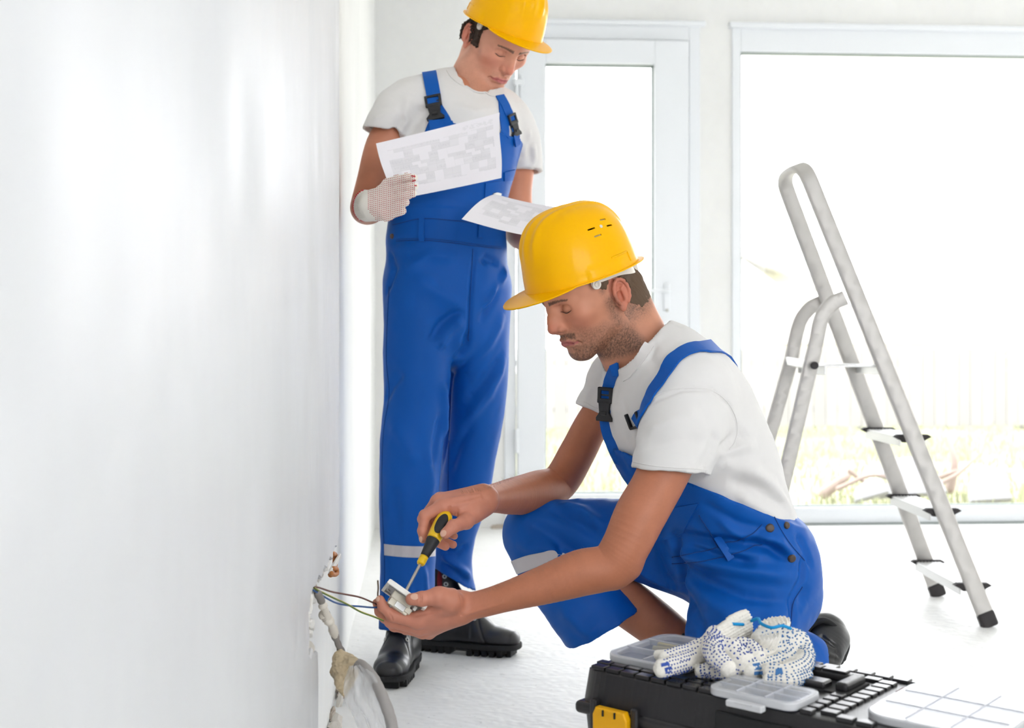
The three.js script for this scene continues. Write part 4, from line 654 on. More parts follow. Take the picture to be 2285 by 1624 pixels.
  { const hairs = []; const hairOn = (F, line, n, up) => { for (let i = 0; i < n; i++) { const t = i / n, k = Math.min(line.length - 2, Math.floor(t * (line.length - 1))), u = t * (line.length - 1) - k, h = F.seen(mix(line[k][0], line[k + 1][0], u) + rr(-3, 3), mix(line[k][1], line[k + 1][1], u) + rr(-1, 5)); if (!h) continue; const nn = F.normal(h), L = rr(0.006, 0.012), e = h.clone().addScaledVector(nn, L * 0.55).addScaledVector(up, L * 0.8); hairs.push(tubeGeo([h, h.clone().lerp(e, 0.5).addScaledVector(nn, L * 0.12), e], t => 0.00016 * (1.1 - t), 4, 3, false)); } };
    hairOn(arm2, [[1030, 1098], [1060, 1094], [1100, 1086], [1160, 1058]], 90, D(-0.8, 0.5, 0).normalize()); hairOn(arm1, [[1080, 1322], [1160, 1292], [1240, 1258], [1310, 1226]], 80, D(-0.7, 0.5, 0.2).normalize());
    mesh('arm_hair', hairs, std(0xa07a5e, { roughness: 0.6 }), kneeling).userData.kind = 'stuff'; }
  const nails = [nail(arm1, [925, 1331], D(-1, 0.1, 0), 0.0062, 0.0072), nail(arm2, [989, 1190], D(-0.7, -0.6, 0), 0.0060, 0.0070), nail(arm1, [843, 1336], D(-0.2, 1, 0), 0.004, 0.005), nail(arm2, [939, 1203], D(0, -1, 0), 0.0038, 0.0055)].filter(Boolean);
  mesh('fingernails', nails, O.nail, kneeling);

  // t-shirt
  const T = new Field();
  T.add(limb(rows([1428, 800, 2.74, 0.085, 0.070], [1472, 850, 2.735, 0.155, 0.105], [1516, 935, 2.73, 0.178, 0.135], [1570, 1030, 2.725, 0.176, 0.125], [1604, 1120, 2.725, 0.165, 0.118], [1640, 1215, 2.735, 0.158, 0.118]), SD, 6), 0.02);
  T.add(cone(P(1438, 772, 2.74), P(1538, 872, 2.60), 0.068, 0.068), 0.04); T.add(cone(P(1428, 782, 2.76), P(1378, 852, 2.89), 0.058, 0.060), 0.03);
  T.add(ell(P(1560, 905, 2.75), 0.075, 0.083, 0.125), 0.05);
  const hemN = D(-0.10, -0.99, 0.08).normalize();
  T.add(limb(rows([1540, 880, 2.585, 0.080], [1520, 960, 2.555, 0.080], [1500, 1030, 2.535, 0.0735], [1488, 1110, 2.52, 0.070]), BK, 5), 0.035);
  T.add(limb(rows([1382, 850, 2.90, 0.060], [1350, 890, 2.92, 0.052], [1318, 935, 2.935, 0.046]), BK, 4), 0.03);
  const nearHem = P(1494, 1052, 2.53), farHem = P(1322, 917, 2.93), farN = D(-0.42, -0.90, 0.05).normalize();
  const sleeveZone = (x, y, z) => V(x, y, z).sub(P(1490, 1000, 2.54)).length() - 0.17, farZone = (x, y, z) => V(x, y, z).sub(P(1325, 915, 2.93)).length() - 0.075;
  const hemCut = (h, n, zone) => ({ f: (x, y, z) => Math.max(n.x * (x - h.x) + n.y * (y - h.y) + n.z * (z - h.z), 0) > 0 && zone(x, y, z) < 0 ? -Math.max(n.x * (x - h.x) + n.y * (y - h.y) + n.z * (z - h.z), 0) : 1 });
  // the torso itself must not be cut by the sleeve's hem: build it apart and join
  const body = new Field(); for (const q of T.p.slice(0, 4)) body.add(q, q.k);
  const sl1 = new Field().add(T.p[4], 0.035).keep(half(nearHem, hemN), 0.003), sl2 = new Field().add(T.p[5], 0.03).keep(half(farHem, farN), 0.003);
  sl1.cut(limb(rows([1490, 1068, 2.53, 0.056], [1480, 1130, 2.51, 0.056]), BK), 0.002);
  sl2.cut(limb(rows([1320, 930, 2.935, 0.036], [1305, 955, 2.94, 0.036]), BK), 0.002);
  const shirt = new Field().add({ ...field(body) }, 0.03).add({ ...field(sl1) }, 0.028).add({ ...field(sl2) }, 0.025);
  shirt.cut(limb([[P(1372, 672, 2.735), 0.13, 0.092], [P(1394, 712, 2.735), 0.125, 0.088], [P(1414, 762, 2.735), 0.11, 0.078], [P(1423, 788, 2.735), 0.09, 0.066]], BK), 0.004);
  shirt.cut(half(P(1765, 1180, 2.74), D(-0.4, 0.9, 0).normalize()), 0.01);
  shirt.cut(half(P(1590, 1146, 2.62), D(0.376, 0.927, 0)), 0.01);
  const plain = new Field().add({ ...field(shirt) }, 0);
  shirt.extra = folds(plain, [
    [[[1425, 915], [1440, 860], [1475, 815]], 0.004, 0.012], [[[1440, 905], [1520, 868], [1590, 868], [1630, 905], [1645, 950], [1640, 990], [1610, 1005]], 0.0030, 0.005],
    [[[1600, 1005], [1630, 985], [1668, 960]], 0.006, 0.012], [[[1590, 1012], [1640, 1000], [1690, 990]], -0.004, 0.012], [[[1596, 1030], [1660, 1045], [1720, 1080]], -0.004, 0.014], [[[1620, 1075], [1690, 1090], [1765, 1140]], 0.005, 0.013], [[[1640, 1100], [1700, 1135], [1750, 1165]], -0.004, 0.010], [[[1660, 1030], [1720, 1085], [1768, 1140]], -0.005, 0.012],
    [[[1440, 960], [1500, 940], [1570, 925]], -0.003, 0.014], [[[1430, 1000], [1500, 985], [1580, 985]], 0.003, 0.012], [[[1560, 1060], [1585, 1010], [1600, 960]], 0.004, 0.012], [[[1470, 830], [1450, 800], [1458, 760]], 0.003, 0.010], [[[1390, 890], [1398, 950], [1420, 1010]], 0.003, 0.010], [[[1310, 900], [1330, 870], [1345, 830]], 0.003, 0.010],
  ]);
  const fine = shirt.extra; shirt.extra = (d, x, y, z) => Math.abs(d) > 0.05 ? d : fine(d, x, y, z) + 0.0022 * noise(x * 22, y * 22, z * 22) + 0.0008 * noise(x * 70, y * 70, z * 70);
  const shirtBox = around([P(1300, 740, 2.95), P(1790, 1230, 2.6), P(1560, 900, 2.5), P(1560, 900, 2.95), P(1600, 1000, 2.45), P(1600, 1000, 3.0)], 0.08);
  const tee = mesh('t_shirt', skin(shirt, shirtBox, 0.0042), O.white, kneeling);
  // collar, hems and sleeve seam
  { const C = []; for (const a of [[1471, 712], [1466, 735], [1450, 768], [1428, 803], [1404, 830], [1390, 840]]) { const h = plain.seen(...a); if (h) C.push(h); } if (C.length > 3) mesh('collar', bandOn(plain, new THREE.CatmullRomCurve3(C).getPoints(40), 0.020, 0.0035, 0.004), O.white, tee); }
  mesh('sleeve_seam', seam(shirt, [[1436, 918], [1452, 892], [1490, 872], [1540, 866], [1590, 872], [1625, 900], [1645, 945], [1640, 985], [1628, 1002]], 0.0008), O.white, tee);
  mesh('sleeve_hem', [seam(shirt, [[1413, 1030], [1450, 1038], [1500, 1043], [1550, 1046], [1578, 1049]], 0.0009), seam(shirt, [[1303, 896], [1325, 908], [1350, 916]], 0.0009)], O.white, tee);

  // dungarees
  const B = new Field();
  const grownTorso = grown(limb(rows([1472, 850, 2.735, 0.155, 0.105], [1516, 935, 2.73, 0.178, 0.135], [1570, 1030, 2.725, 0.176, 0.125], [1604, 1120, 2.725, 0.165, 0.118], [1642, 1215, 2.735, 0.160, 0.122]), SD, 6), 0.009);
  const upN = D(0.376, 0.927, 0).normalize();
  const lower = new Field().add(grownTorso, 0.01).keep(half(P(1590, 1094, 2.62), upN), 0.003).keep(half(P(1770, 1150, 2.7), D(0.62, 0.6, 0).normalize()), 0.01);
  B.add({ ...field(lower) }, 0.02);
  const bib = new Field().add(grownTorso, 0.01).keep(half(P(1392, 1040, 2.72), D(-0.45, 0.893, 0).normalize()), 0.003).keep(half(P(1470, 1060, 2.7), D(0.85, 0.4, -0.2).normalize()), 0.01);
  B.add({ ...field(bib) }, 0.004);
  B.add(limb(rows([1626, 1200, 2.73, 0.160, 0.120], [1670, 1270, 2.745, 0.165, 0.118], [1692, 1325, 2.75, 0.150, 0.105]), SD, 5), 0.03);
  B.add(limb(rows([1690, 1275, 2.69, 0.106, 0.105], [1664, 1390, 2.64, 0.109, 0.11], [1618, 1565, 2.57, 0.085]), BK, 5), 0.03);           // near thigh
  B.add(limb(rows([1618, 1570, 2.59, 0.075], [1715, 1515, 2.68, 0.068], [1790, 1470, 2.75, 0.055]), BK, 4), 0.02);                         // near shin
  B.add(limb(rows([1660, 1265, 2.83, 0.105], [1480, 1215, 2.875, 0.090], [1320, 1192, 2.905, 0.074], [1215, 1190, 2.92, 0.066]), BK, 5), 0.03);  // far thigh
  const shin = new Field().add(limb(rows([1193, 1192, 2.92, 0.069], [1235, 1270, 2.90, 0.072], [1300, 1345, 2.885, 0.080], [1370, 1425, 2.87, 0.086]), BK, 5), 0.01).keep(half(P(1346, 1395, 2.87), D(0.497, -0.867, 0)), 0.003);
  shin.cut(limb(rows([1352, 1403, 2.87, 0.066], [1400, 1462, 2.86, 0.072]), BK), 0.002);
  B.add({ ...field(shin) }, 0.03);
  const base = new Field(); for (const q of B.p) base.add(q, q.k);
  const cr = folds(base, [
    [[[1492, 1193], [1560, 1205], [1640, 1212], [1720, 1222], [1775, 1255]], 0.016, 0.010], [[[1500, 1225], [1580, 1250], [1680, 1275], [1780, 1290]], -0.010, 0.014], [[[1510, 1215], [1600, 1243], [1690, 1262]], 0.010, 0.010],
    [[[1495, 1250], [1570, 1295], [1660, 1330], [1760, 1345]], 0.007, 0.012], [[[1500, 1190], [1515, 1260], [1528, 1330], [1530, 1400]], 0.014, 0.012], [[[1520, 1280], [1590, 1350], [1680, 1400]], -0.006, 0.016], [[[1540, 1330], [1560, 1390], [1570, 1430]], 0.006, 0.012],
    [[[1690, 1195], [1740, 1215], [1775, 1260]], -0.008, 0.012], [[[1795, 1230], [1790, 1290], [1765, 1340], [1770, 1400]], 0.006, 0.008], [[[1800, 1300], [1780, 1360], [1745, 1400]], 0.005, 0.012], [[[1700, 1390], [1760, 1380], [1800, 1340]], -0.005, 0.013],
     [[[1420, 1270], [1480, 1300], [1525, 1320]], -0.006, 0.012], [[[1245, 1125], [1300, 1140], [1350, 1175]], -0.006, 0.012], [[[1225, 1135], [1290, 1165], [1345, 1205]], 0.006, 0.012], [[[1170, 1160], [1240, 1200], [1300, 1250]], 0.006, 0.014], [[[1150, 1215], [1220, 1225], [1290, 1250]], -0.005, 0.012], [[[1245, 1218], [1255, 1235], [1260, 1255]], 0.006, 0.006],
    [[[1250, 1350], [1300, 1400], [1330, 1420]], -0.006, 0.016], [[[1560, 1120], [1640, 1165], [1720, 1185]], 0.004, 0.010], [[[1600, 1150], [1650, 1200], [1670, 1215]], -0.004, 0.010], [[[1780, 1190], [1800, 1230], [1812, 1270]], 0.005, 0.008],
  ]);
  B.extra = (d, x, y, z) => Math.abs(d) > 0.05 ? d : cr(d, x, y, z) + 0.003 * noise(x * 16, y * 16, z * 16) + 0.0012 * noise(x * 45, y * 45, z * 45);
  const bbox = around([P(1100, 1000, 2.95), P(1850, 1600, 2.5), P(1700, 1250, 2.5), P(1700, 1250, 3.0), P(1300, 1200, 3.02), P(1620, 1580, 2.45)], 0.06);
  const ov = mesh('dungarees', skin(B, bbox, 0.0042), O.blue, kneeling);
  // straps: the near one over the shoulder, the far one down the chest
  { const C = [], cv = new THREE.CatmullRomCurve3([[1424, 945], [1432, 922], [1450, 885], [1480, 835], [1510, 797], [1545, 778], [1575, 776]].map(a => V(a[0], a[1], 0)), false, 'centripetal'); for (let i = 0; i <= 44; i++) { const q = cv.getPoint(i / 44), h = plain.seen(q.x, q.y); if (h) C.push(h); }
    for (const q of [[1602, 792, 2.69], [1624, 815, 2.74], [1642, 842, 2.78], [1656, 880, 2.81]]) C.push(surfaceFix(plain, pp(q), 0));
    mesh('strap', bandOn(plain, new THREE.CatmullRomCurve3(C).getPoints(70), 0.033, 0.0055, 0.004), O.blue, ov); }
  { const C = []; for (const q of [[1500, 728, 2.80], [1530, 748, 2.80], [1560, 772, 2.82], [1600, 815, 2.85]]) C.push(surfaceFix(plain, pp(q), 0)); mesh('strap', bandOn(plain, new THREE.CatmullRomCurve3(C).getPoints(24), 0.033, 0.0055, 0.004), O.blue, ov); }
  { const C = onField(plain, [[1376, 822], [1366, 845], [1360, 870], [1357, 905], [1355, 935], [1362, 970], [1378, 1005], [1396, 1045]]); mesh('strap', bandFree(C, D(-0.55, 0.15, 0.8), 0.029, 0.006, 0.005), O.blue, ov); }
  buckle(plain, [1359, 862], [1357, 936], 0.031, ov, 1.6); mesh('buckle', (() => { const p = plain.seen(1420, 935), n = plain.normal(p), y = P(1428, 950, 2.6).sub(P(1416, 918, 2.6)).normalize(), x = y.clone().cross(n).normalize(), z = x.clone().cross(y); return place(join([box(0.036, 0.005, 0.008, 0, 0.014, 0.007, 0.002), box(0.006, 0.03, 0.008, 0.016, 0, 0.007, 0.002), box(0.006, 0.03, 0.008, -0.016, 0, 0.007, 0.002)]), p, x, y, z); })(), O.black, ov);
  button(B, [1718, 1178], 0.0082, ov); button(B, [1767, 1246], 0.0078, ov); button(B, [1755, 1172], 0.0068, ov);
  mesh('pocket', patch(B, [[1500, 1132], [1560, 1122], [1520, 1196], [1464, 1208]], 0.0035, 0.004), O.blue, ov);
  mesh('belt_loop', bandFree(onField(B, [[1598, 1198], [1630, 1248]], 2), D(0.15, 0.2, 0.95), 0.0145, 0.006, 0.005), O.blue, ov);
  mesh('waist_seam', [seam(B, [[1500, 1243], [1560, 1232], [1620, 1215], [1680, 1190], [1700, 1170]]), seam(B, [[1500, 1258], [1570, 1252], [1640, 1235], [1700, 1215]]), seam(B, [[1560, 1150], [1585, 1190], [1602, 1222]]), seam(B, [[1728, 1153], [1745, 1185], [1765, 1215], [1795, 1250]]), seam(B, [[1790, 1310], [1770, 1345], [1765, 1390], [1758, 1425]])], O.blueDark, ov);
  mesh('reflective_band', band(B, [[1143, 1268], [1180, 1255], [1215, 1246], [1240, 1244], [1275, 1262]], 0.030, 0.0018, 0.0018), O.tape, ov);
  // boots: the far one flat behind the toolbox, the near one kneeling on its toe
  boot(kneeling, P(1610, 1690, 2.84), D(-0.62, -0.62, 0.45), D(-0.5, 0.75, 0.1), 'black leather work boot');
  { const N = new Field().add(limb(rows([1805, 1490, 2.79, 0.036], [1826, 1462, 2.81, 0.046], [1842, 1428, 2.83, 0.044], [1848, 1406, 2.84, 0.034]), D(0.8, 0.5, 0.3), 6), 0.01).add(limb(rows([1806, 1430, 2.82, 0.026], [1832, 1402, 2.835, 0.026], [1866, 1426, 2.84, 0.024]), D(0, 0, 1), 5), 0.02);
    N.cut(cone(P(1790, 1500, 2.76), P(1818, 1478, 2.78), 0.03, 0.026), 0.006);
    const nf = folds(N, [[[[1806, 1440], [1835, 1420], [1868, 1445], [1876, 1470]], 0.003, 0.004], [[[1815, 1456], [1850, 1448], [1876, 1462]], 0.003, 0.005], [[[1820, 1468], [1850, 1466], [1874, 1474]], 0.0025, 0.005]]);
    N.extra = nf; const sh = mesh('boot', skin(N, around([P(1800, 1500, 2.8), P(1880, 1390, 2.84)], 0.07), 0.003), O.leather, kneeling, 'black leather work boot standing on its toe');
    mesh('sole', [tubeGeo([[1794, 1424, 2.80], [1803, 1404, 2.80], [1818, 1390, 2.80], [1838, 1384, 2.80], [1862, 1397, 2.81], [1886, 1430, 2.82], [1884, 1452, 2.83], [1876, 1476, 2.83]].map(pp), 0.0062, 60, 10), tubeGeo([[1806, 1398, 2.83], [1838, 1386, 2.84], [1866, 1400, 2.85], [1888, 1436, 2.85], [1880, 1468, 2.85]].map(pp), 0.008, 60, 10)], O.sole, sh);
    mesh('sock', tubeGeo([[1800, 1470, 2.775], [1815, 1470, 2.775], [1830, 1480, 2.785]].map(pp), 0.006, 20, 8), O.white, kneeling); }
  const hc = o.clone().addScaledVector(fr.Y, 0.050).addScaledVector(fr.Z, 0.004);
  const hf = headFrame(-64, 19, -2);
  helmet('yellow hard hat on the crouching person, with four vent slots in its side', hc, hf.X, hf.Y, hf.Z);
}
// ---------------------------------------------------------------- the standing worker with the drawings
const standing = thing('person', 'person standing in white t-shirt and blue dungarees reading a sheet, one dotted work glove on', 'person', null);
{
  const SD = D(0.905, -0.08, -0.42).normalize();
  const look = { skin: lin(222, 160, 134), red: lin(214, 108, 90), lip: lin(196, 112, 110), brow: lin(92, 64, 48), beard: 0.28, beardColor: lin(140, 100, 76), hair: std(0x38281f, { roughness: 0.75 }), lash: std(0x2c211c), hairLift: 0.0075, hairRough: 0.0022, nape: -0.040, burn: -0.004 };
  const o = P(1103, 101, 3.66), fr = headFrame(33, 43, -4.5);
  const head = makeHead(standing, o, fr, look, [[P(1072, 118, 3.70), P(1058, 175, 3.68), 0.052, 0.056], [P(1058, 175, 3.68), P(1046, 235, 3.67), 0.058, 0.085]]);
  const arm1 = new Field();
  arm1.add(limb(rows([880, 268, 3.60, 0.036], [856, 325, 3.59, 0.046], [832, 405, 3.60, 0.042], [818, 458, 3.60, 0.0415], [821, 464, 3.54, 0.0425], [829, 459, 3.45, 0.036], [836, 455, 3.37, 0.029]), RT, 6));
  const arm2 = new Field();
  arm2.add(limb(rows([1140, 285, 3.76, 0.036], [1158, 345, 3.80, 0.042], [1152, 430, 3.82, 0.043], [1158, 510, 3.80, 0.042], [1172, 524, 3.72, 0.042], [1205, 522, 3.60, 0.035], [1240, 512, 3.48, 0.027]), RT, 6));
  for (const [q, r] of [[[1262, 500, 3.42], 0.0125], [[1266, 506, 3.43], 0.0125], [[1268, 514, 3.44], 0.012], [[1266, 522, 3.45], 0.011]]) arm2.add(cone(P(1240, 512, 3.48), pp(q), 0.024, r), 0.014);
  finger(arm2, [[1262, 498, 3.42, 0.0125], [1268, 486, 3.37, 0.010], [1262, 482, 3.34, 0.0085]]); finger(arm2, [[1266, 506, 3.43, 0.0125], [1274, 494, 3.38, 0.010], [1268, 488, 3.34, 0.0085]]);
  finger(arm2, [[1268, 514, 3.44, 0.012], [1278, 502, 3.39, 0.0095], [1272, 494, 3.36, 0.008]]); finger(arm2, [[1266, 522, 3.45, 0.011], [1278, 512, 3.41, 0.009], [1274, 504, 3.38, 0.0075]]); finger(arm2, [[1246, 500, 3.45, 0.016], [1250, 482, 3.41, 0.012], [1256, 470, 3.37, 0.010]], 0.01);
  const torso = new Field(); torso.add(limb(rows([1046, 235, 3.67, 0.14, 0.075], [1025, 330, 3.66, 0.14, 0.09], [1005, 450, 3.66, 0.13, 0.09], [1000, 560, 3.67, 0.14, 0.10]), SD));
  torso.add(limb(rows([935, 700, 3.63, 0.06], [912, 1100, 3.60, 0.05], [903, 1270, 3.60, 0.045]), BK)); torso.add(limb(rows([1070, 700, 3.72, 0.06], [1030, 1100, 3.79, 0.05], [1012, 1220, 3.82, 0.04]), BK));
  const tone = (x, y, z) => { const k = 1 + 0.05 * noise(x * 60, y * 60, z * 60), b = look.skin; return [b[0] * k * 0.84, b[1] * k * 0.70, b[2] * k * 0.59]; };
  mesh('body', [head.geo, skin(arm1, around([P(880, 230, 3.6), P(800, 480, 3.62), P(845, 455, 3.33)], 0.07), 0.0026, { color: tone }), skin(arm2, around([P(1150, 250, 3.8), P(1290, 530, 3.32), P(1150, 500, 3.85)], 0.07), 0.0026, { color: tone }), skin(torso, around([P(1046, 235, 3.67), P(895, 1430, 3.6), P(1090, 1400, 3.88)], 0.2), 0.009, { color: tone })], std(0xffffff, { vertexColors: true, roughness: 0.5, sheen: 0.15 }), standing);

  // t-shirt
  const core = limb(rows([1050, 196, 3.675, 0.068, 0.066], [1041, 246, 3.67, 0.158, 0.098], [1024, 300, 3.665, 0.168, 0.118], [1012, 380, 3.66, 0.155, 0.120], [1000, 470, 3.66, 0.144, 0.114], [996, 540, 3.665, 0.146, 0.114]), SD, 6);
  const body = new Field().add(core, 0.02);
  body.add(cone(P(1045, 200, 3.68), P(895, 242, 3.605), 0.050, 0.055), 0.04); body.add(cone(P(1066, 222, 3.69), P(1140, 264, 3.745), 0.040, 0.047), 0.03);
  const sl1 = new Field().add(limb(rows([912, 226, 3.60, 0.056], [880, 262, 3.59, 0.0605], [858, 302, 3.585, 0.0595], [844, 350, 3.585, 0.058]), RT, 5), 0.02).keep(half(P(856, 297, 3.58), D(-0.22, -0.97, 0.12).normalize()), 0.003);
  sl1.cut(limb(rows([852, 312, 3.58, 0.053], [838, 365, 3.58, 0.053]), RT), 0.002);
  const sl2 = new Field().add(limb(rows([1120, 248, 3.73, 0.056], [1152, 290, 3.755, 0.056], [1166, 345, 3.78, 0.052], [1172, 410, 3.80, 0.050]), RT, 5), 0.02).keep(half(P(1180, 382, 3.79), D(0.03, -0.99, 0.10).normalize()), 0.003);
  sl2.cut(limb(rows([1168, 394, 3.80, 0.043], [1168, 440, 3.80, 0.043]), RT), 0.002);
  const shirt = new Field().add(field(body), 0.02).add(field(sl1), 0.028).add(field(sl2), 0.025);
  shirt.cut(limb([[P(1094, 96, 3.66), 0.13, 0.082], [P(1076, 150, 3.66), 0.13, 0.070], [P(1064, 186, 3.655), 0.13, 0.054], [P(1062, 200, 3.65), 0.11, 0.040]], BK), 0.004);
  const plain = new Field().add(field(shirt), 0);
  const sf = folds(plain, [
    [[[905, 300], [930, 270], [945, 235]], 0.006, 0.014], [[[903, 296], [905, 250], [915, 215]], -0.004, 0.012], [[[870, 300], [890, 280], [905, 260]], 0.004, 0.012], [[[830, 270], [860, 255], [895, 250]], -0.003, 0.014], [[[915, 320], [960, 300], [1000, 310]], -0.004, 0.016],
    [[[1010, 235], [1060, 250], [1110, 240]], -0.003, 0.014], [[[1175, 300], [1182, 340], [1190, 378]], 0.005, 0.010], [[[1165, 350], [1178, 320], [1180, 285]], -0.005, 0.010], [[[1185, 380], [1192, 350], [1190, 320]], -0.004, 0.009],
  ]);
  shirt.extra = (d, x, y, z) => Math.abs(d) > 0.05 ? d : sf(d, x, y, z) + 0.0024 * noise(x * 20, y * 20, z * 20) + 0.0008 * noise(x * 60, y * 60, z * 60);
  const tee = mesh('t_shirt', skin(shirt, around([P(800, 150, 3.6), P(1215, 560, 3.8), P(1000, 300, 3.5), P(1000, 300, 3.85)], 0.08), 0.0045), O.white, standing);
  { const C = []; for (const a of [[1003, 156], [1012, 170], [1030, 184], [1052, 196], [1076, 204], [1098, 208], [1108, 207]]) { const h = plain.seen(...a); if (h) C.push(h); } if (C.length > 3) mesh('collar', bandOn(plain, new THREE.CatmullRomCurve3(C).getPoints(40), 0.019, 0.0025, 0.003), O.white, tee); }
  mesh('sleeve_hem', [seam(shirt, [[809, 278], [840, 290], [880, 298], [905, 300]], 0.0008), seam(shirt, [[1170, 376], [1188, 377], [1205, 373]], 0.0008)], O.white, tee);

  // dungarees
  const lowBody = grown(core, 0.009);
  const bib = new Field().add(lowBody, 0.01).keep(half(P(1050, 281, 3.55), D(0.11, 1, -0.05).normalize()), 0.003).keep(half(P(950, 290, 3.56), D(-0.92, 0.385, 0).normalize()), 0.004).keep({ f: (x, y, z) => Math.min(z - P(1160, 300, 3.70).z < 0 ? 0.0 : 1, 1) * -0.02 + (P(1150, 330, 3.72).z - z) }, 0.004);
  const B = new Field();
  B.add(field(bib), 0.01);
  const skirt = new Field().add(lowBody, 0.01).keep(half(P(1000, 470, 3.6), D(0.05, 1, 0).normalize()), 0.003); B.add(field(skirt), 0.01);
  B.add(limb(rows([998, 500, 3.665, 0.152, 0.122], [997, 570, 3.668, 0.160, 0.130], [998, 640, 3.672, 0.168, 0.135], [1000, 720, 3.675, 0.150, 0.12]), SD, 5), 0.02);
  const leg1 = new Field().add(limb(rows([938, 640, 3.63, 0.094, 0.105], [932, 760, 3.62, 0.090, 0.10], [930, 880, 3.615, 0.083, 0.09], [918, 1000, 3.61, 0.081, 0.085], [912, 1120, 3.605, 0.0745, 0.08], [910, 1250, 3.60, 0.0715, 0.078], [907, 1390, 3.595, 0.0715, 0.078], [905, 1450, 3.595, 0.0715, 0.078]), RT, 5), 0.02).keep(half(P(880, 1404, 3.55), D(0.12, -0.99, 0.06).normalize()), 0.003);
  leg1.cut(limb(rows([903, 1412, 3.595, 0.060, 0.066], [902, 1480, 3.595, 0.060, 0.066]), RT), 0.002);
  const leg2 = new Field().add(limb(rows([1066, 640, 3.71, 0.090, 0.10], [1068, 760, 3.72, 0.084, 0.095], [1066, 860, 3.73, 0.081, 0.088], [1050, 1000, 3.76, 0.0745, 0.08], [1030, 1120, 3.79, 0.0665, 0.075], [1010, 1210, 3.82, 0.060, 0.072], [1006, 1270, 3.84, 0.061, 0.073], [1012, 1330, 3.855, 0.064, 0.075], [1014, 1390, 3.855, 0.064, 0.075]), RT, 5), 0.02).keep(half(P(1018, 1296, 3.80), D(-0.50, -0.86, 0.12).normalize()), 0.003);
  leg2.cut(limb(rows([1013, 1318, 3.85, 0.054, 0.064], [1014, 1390, 3.85, 0.054, 0.064]), RT), 0.002);
  B.add(field(leg1), 0.02); B.add(field(leg2), 0.012);
  const base = new Field(); for (const q of B.p) base.add(q, q.k);
  const df = folds(base, [
    [[[1060, 560], [1052, 640], [1048, 720], [1046, 770]], 0.006, 0.006], [[[1018, 800], [1040, 775], [1046, 740]], 0.010, 0.010], [[[1010, 800], [1003, 870], [998, 950], [985, 1050]], 0.008, 0.010],
    [[[975, 780], [1000, 740], [1035, 710]], -0.008, 0.014], [[[960, 760], [985, 720], [1030, 690]], 0.006, 0.012], [[[985, 850], [992, 910], [990, 980]], -0.009, 0.014], [[[965, 1050], [975, 980], [985, 920]], 0.006, 0.012],
    [[[1080, 690], [1110, 640], [1130, 600]], -0.010, 0.012], [[[1070, 720], [1105, 660], [1120, 610]], 0.008, 0.012], [[[1075, 590], [1085, 575], [1115, 590]], 0.007, 0.010], [[[1035, 830], [1090, 770], [1125, 700]], -0.006, 0.016], [[[1040, 940], [1090, 880], [1130, 800]], -0.007, 0.014], [[[1035, 900], [1080, 850], [1125, 780]], 0.005, 0.014],
    [[[868, 560], [880, 600], [860, 660]], 0.006, 0.010], [[[905, 600], [960, 570], [1020, 575]], -0.004, 0.014], [[[925, 620], [990, 660], [1040, 690]], -0.004, 0.016], [[[858, 900], [875, 860], [900, 830]], 0.005, 0.012], [[[855, 920], [900, 980], [930, 1040]], -0.004, 0.02],
    [[[960, 1000], [962, 1080], [950, 1150]], -0.006, 0.016], [[[880, 1080], [885, 1180], [878, 1290]], 0.004, 0.016], [[[945, 1260], [950, 1320], [946, 1385]], -0.005, 0.010], [[[925, 1260], [928, 1330], [925, 1390]], 0.003, 0.010], [[[1000, 1060], [1020, 1000], [1060, 940]], 0.005, 0.014],
    [[[985, 1240], [1020, 1262], [1052, 1290]], -0.007, 0.010], [[[985, 1255], [1015, 1275], [1045, 1300]], 0.005, 0.009], [[[1046, 1215], [1020, 1235], [985, 1232]], 0.006, 0.012], [[[870, 545], [900, 535], [930, 540]], 0.003, 0.010],
  ]);
  B.extra = (d, x, y, z) => Math.abs(d) > 0.05 ? d : df(d, x, y, z) + 0.0028 * noise(x * 13, y * 9, z * 13) + 0.001 * noise(x * 40, y * 30, z * 40);
  const ov = mesh('dungarees', skin(B, around([P(840, 280, 3.6), P(1150, 1420, 3.8), P(1000, 600, 3.45), P(1000, 1300, 3.98), P(1000, 600, 3.9)], 0.06), 0.0046), O.blue, standing);
  const any = new Field().add(field(shirt), 0).add(field(B), 0.001);
  mesh('strap', band(any, [[958, 163], [962, 185], [968, 215], [972, 240], [985, 262], [998, 285], [1010, 310]], 0.037, 0.0055, 0.004), O.blue, ov);
  mesh('strap', band(any, [[971, 258], [974, 275], [976, 300]], 0.035, 0.0075, 0.004), O.blue, ov);
  mesh('strap', band(any, [[1114, 213], [1124, 232], [1134, 255], [1142, 275]], 0.031, 0.0055, 0.004), O.blue, ov);
  mesh('strap', band(any, [[1121, 224], [1123, 255], [1127, 300]], 0.030, 0.004, 0.004), O.blue, ov);
  mesh('strap', band(any, [[1146, 285], [1149, 300], [1152, 325]], 0.026, 0.0075, 0.004), O.blue, ov);
  buckle(any, [966, 214], [974, 268], 0.043, ov); buckle(any, [1136, 255], [1149, 303], 0.036, ov);
  button(B, [875, 527], 0.0068, ov);
  mesh('belt_loop', band(B, [[942, 487], [941, 510], [942, 539]], 0.0135, 0.0055, 0.005), O.blue, ov);
  mesh('belt_loop', band(B, [[1072, 483], [1071, 505], [1070, 530]], 0.0125, 0.0055, 0.005), O.blue, ov);
  mesh('pocket', patch(B, [[1082, 408], [1118, 404], [1112, 480], [1078, 486]], 0.004, 0.004), O.blue, ov);
  mesh('chest_pocket', patch(B, [[1124, 385], [1148, 378], [1142, 402], [1124, 404]], 0.004, 0.004, 8, 8), O.blue, ov);
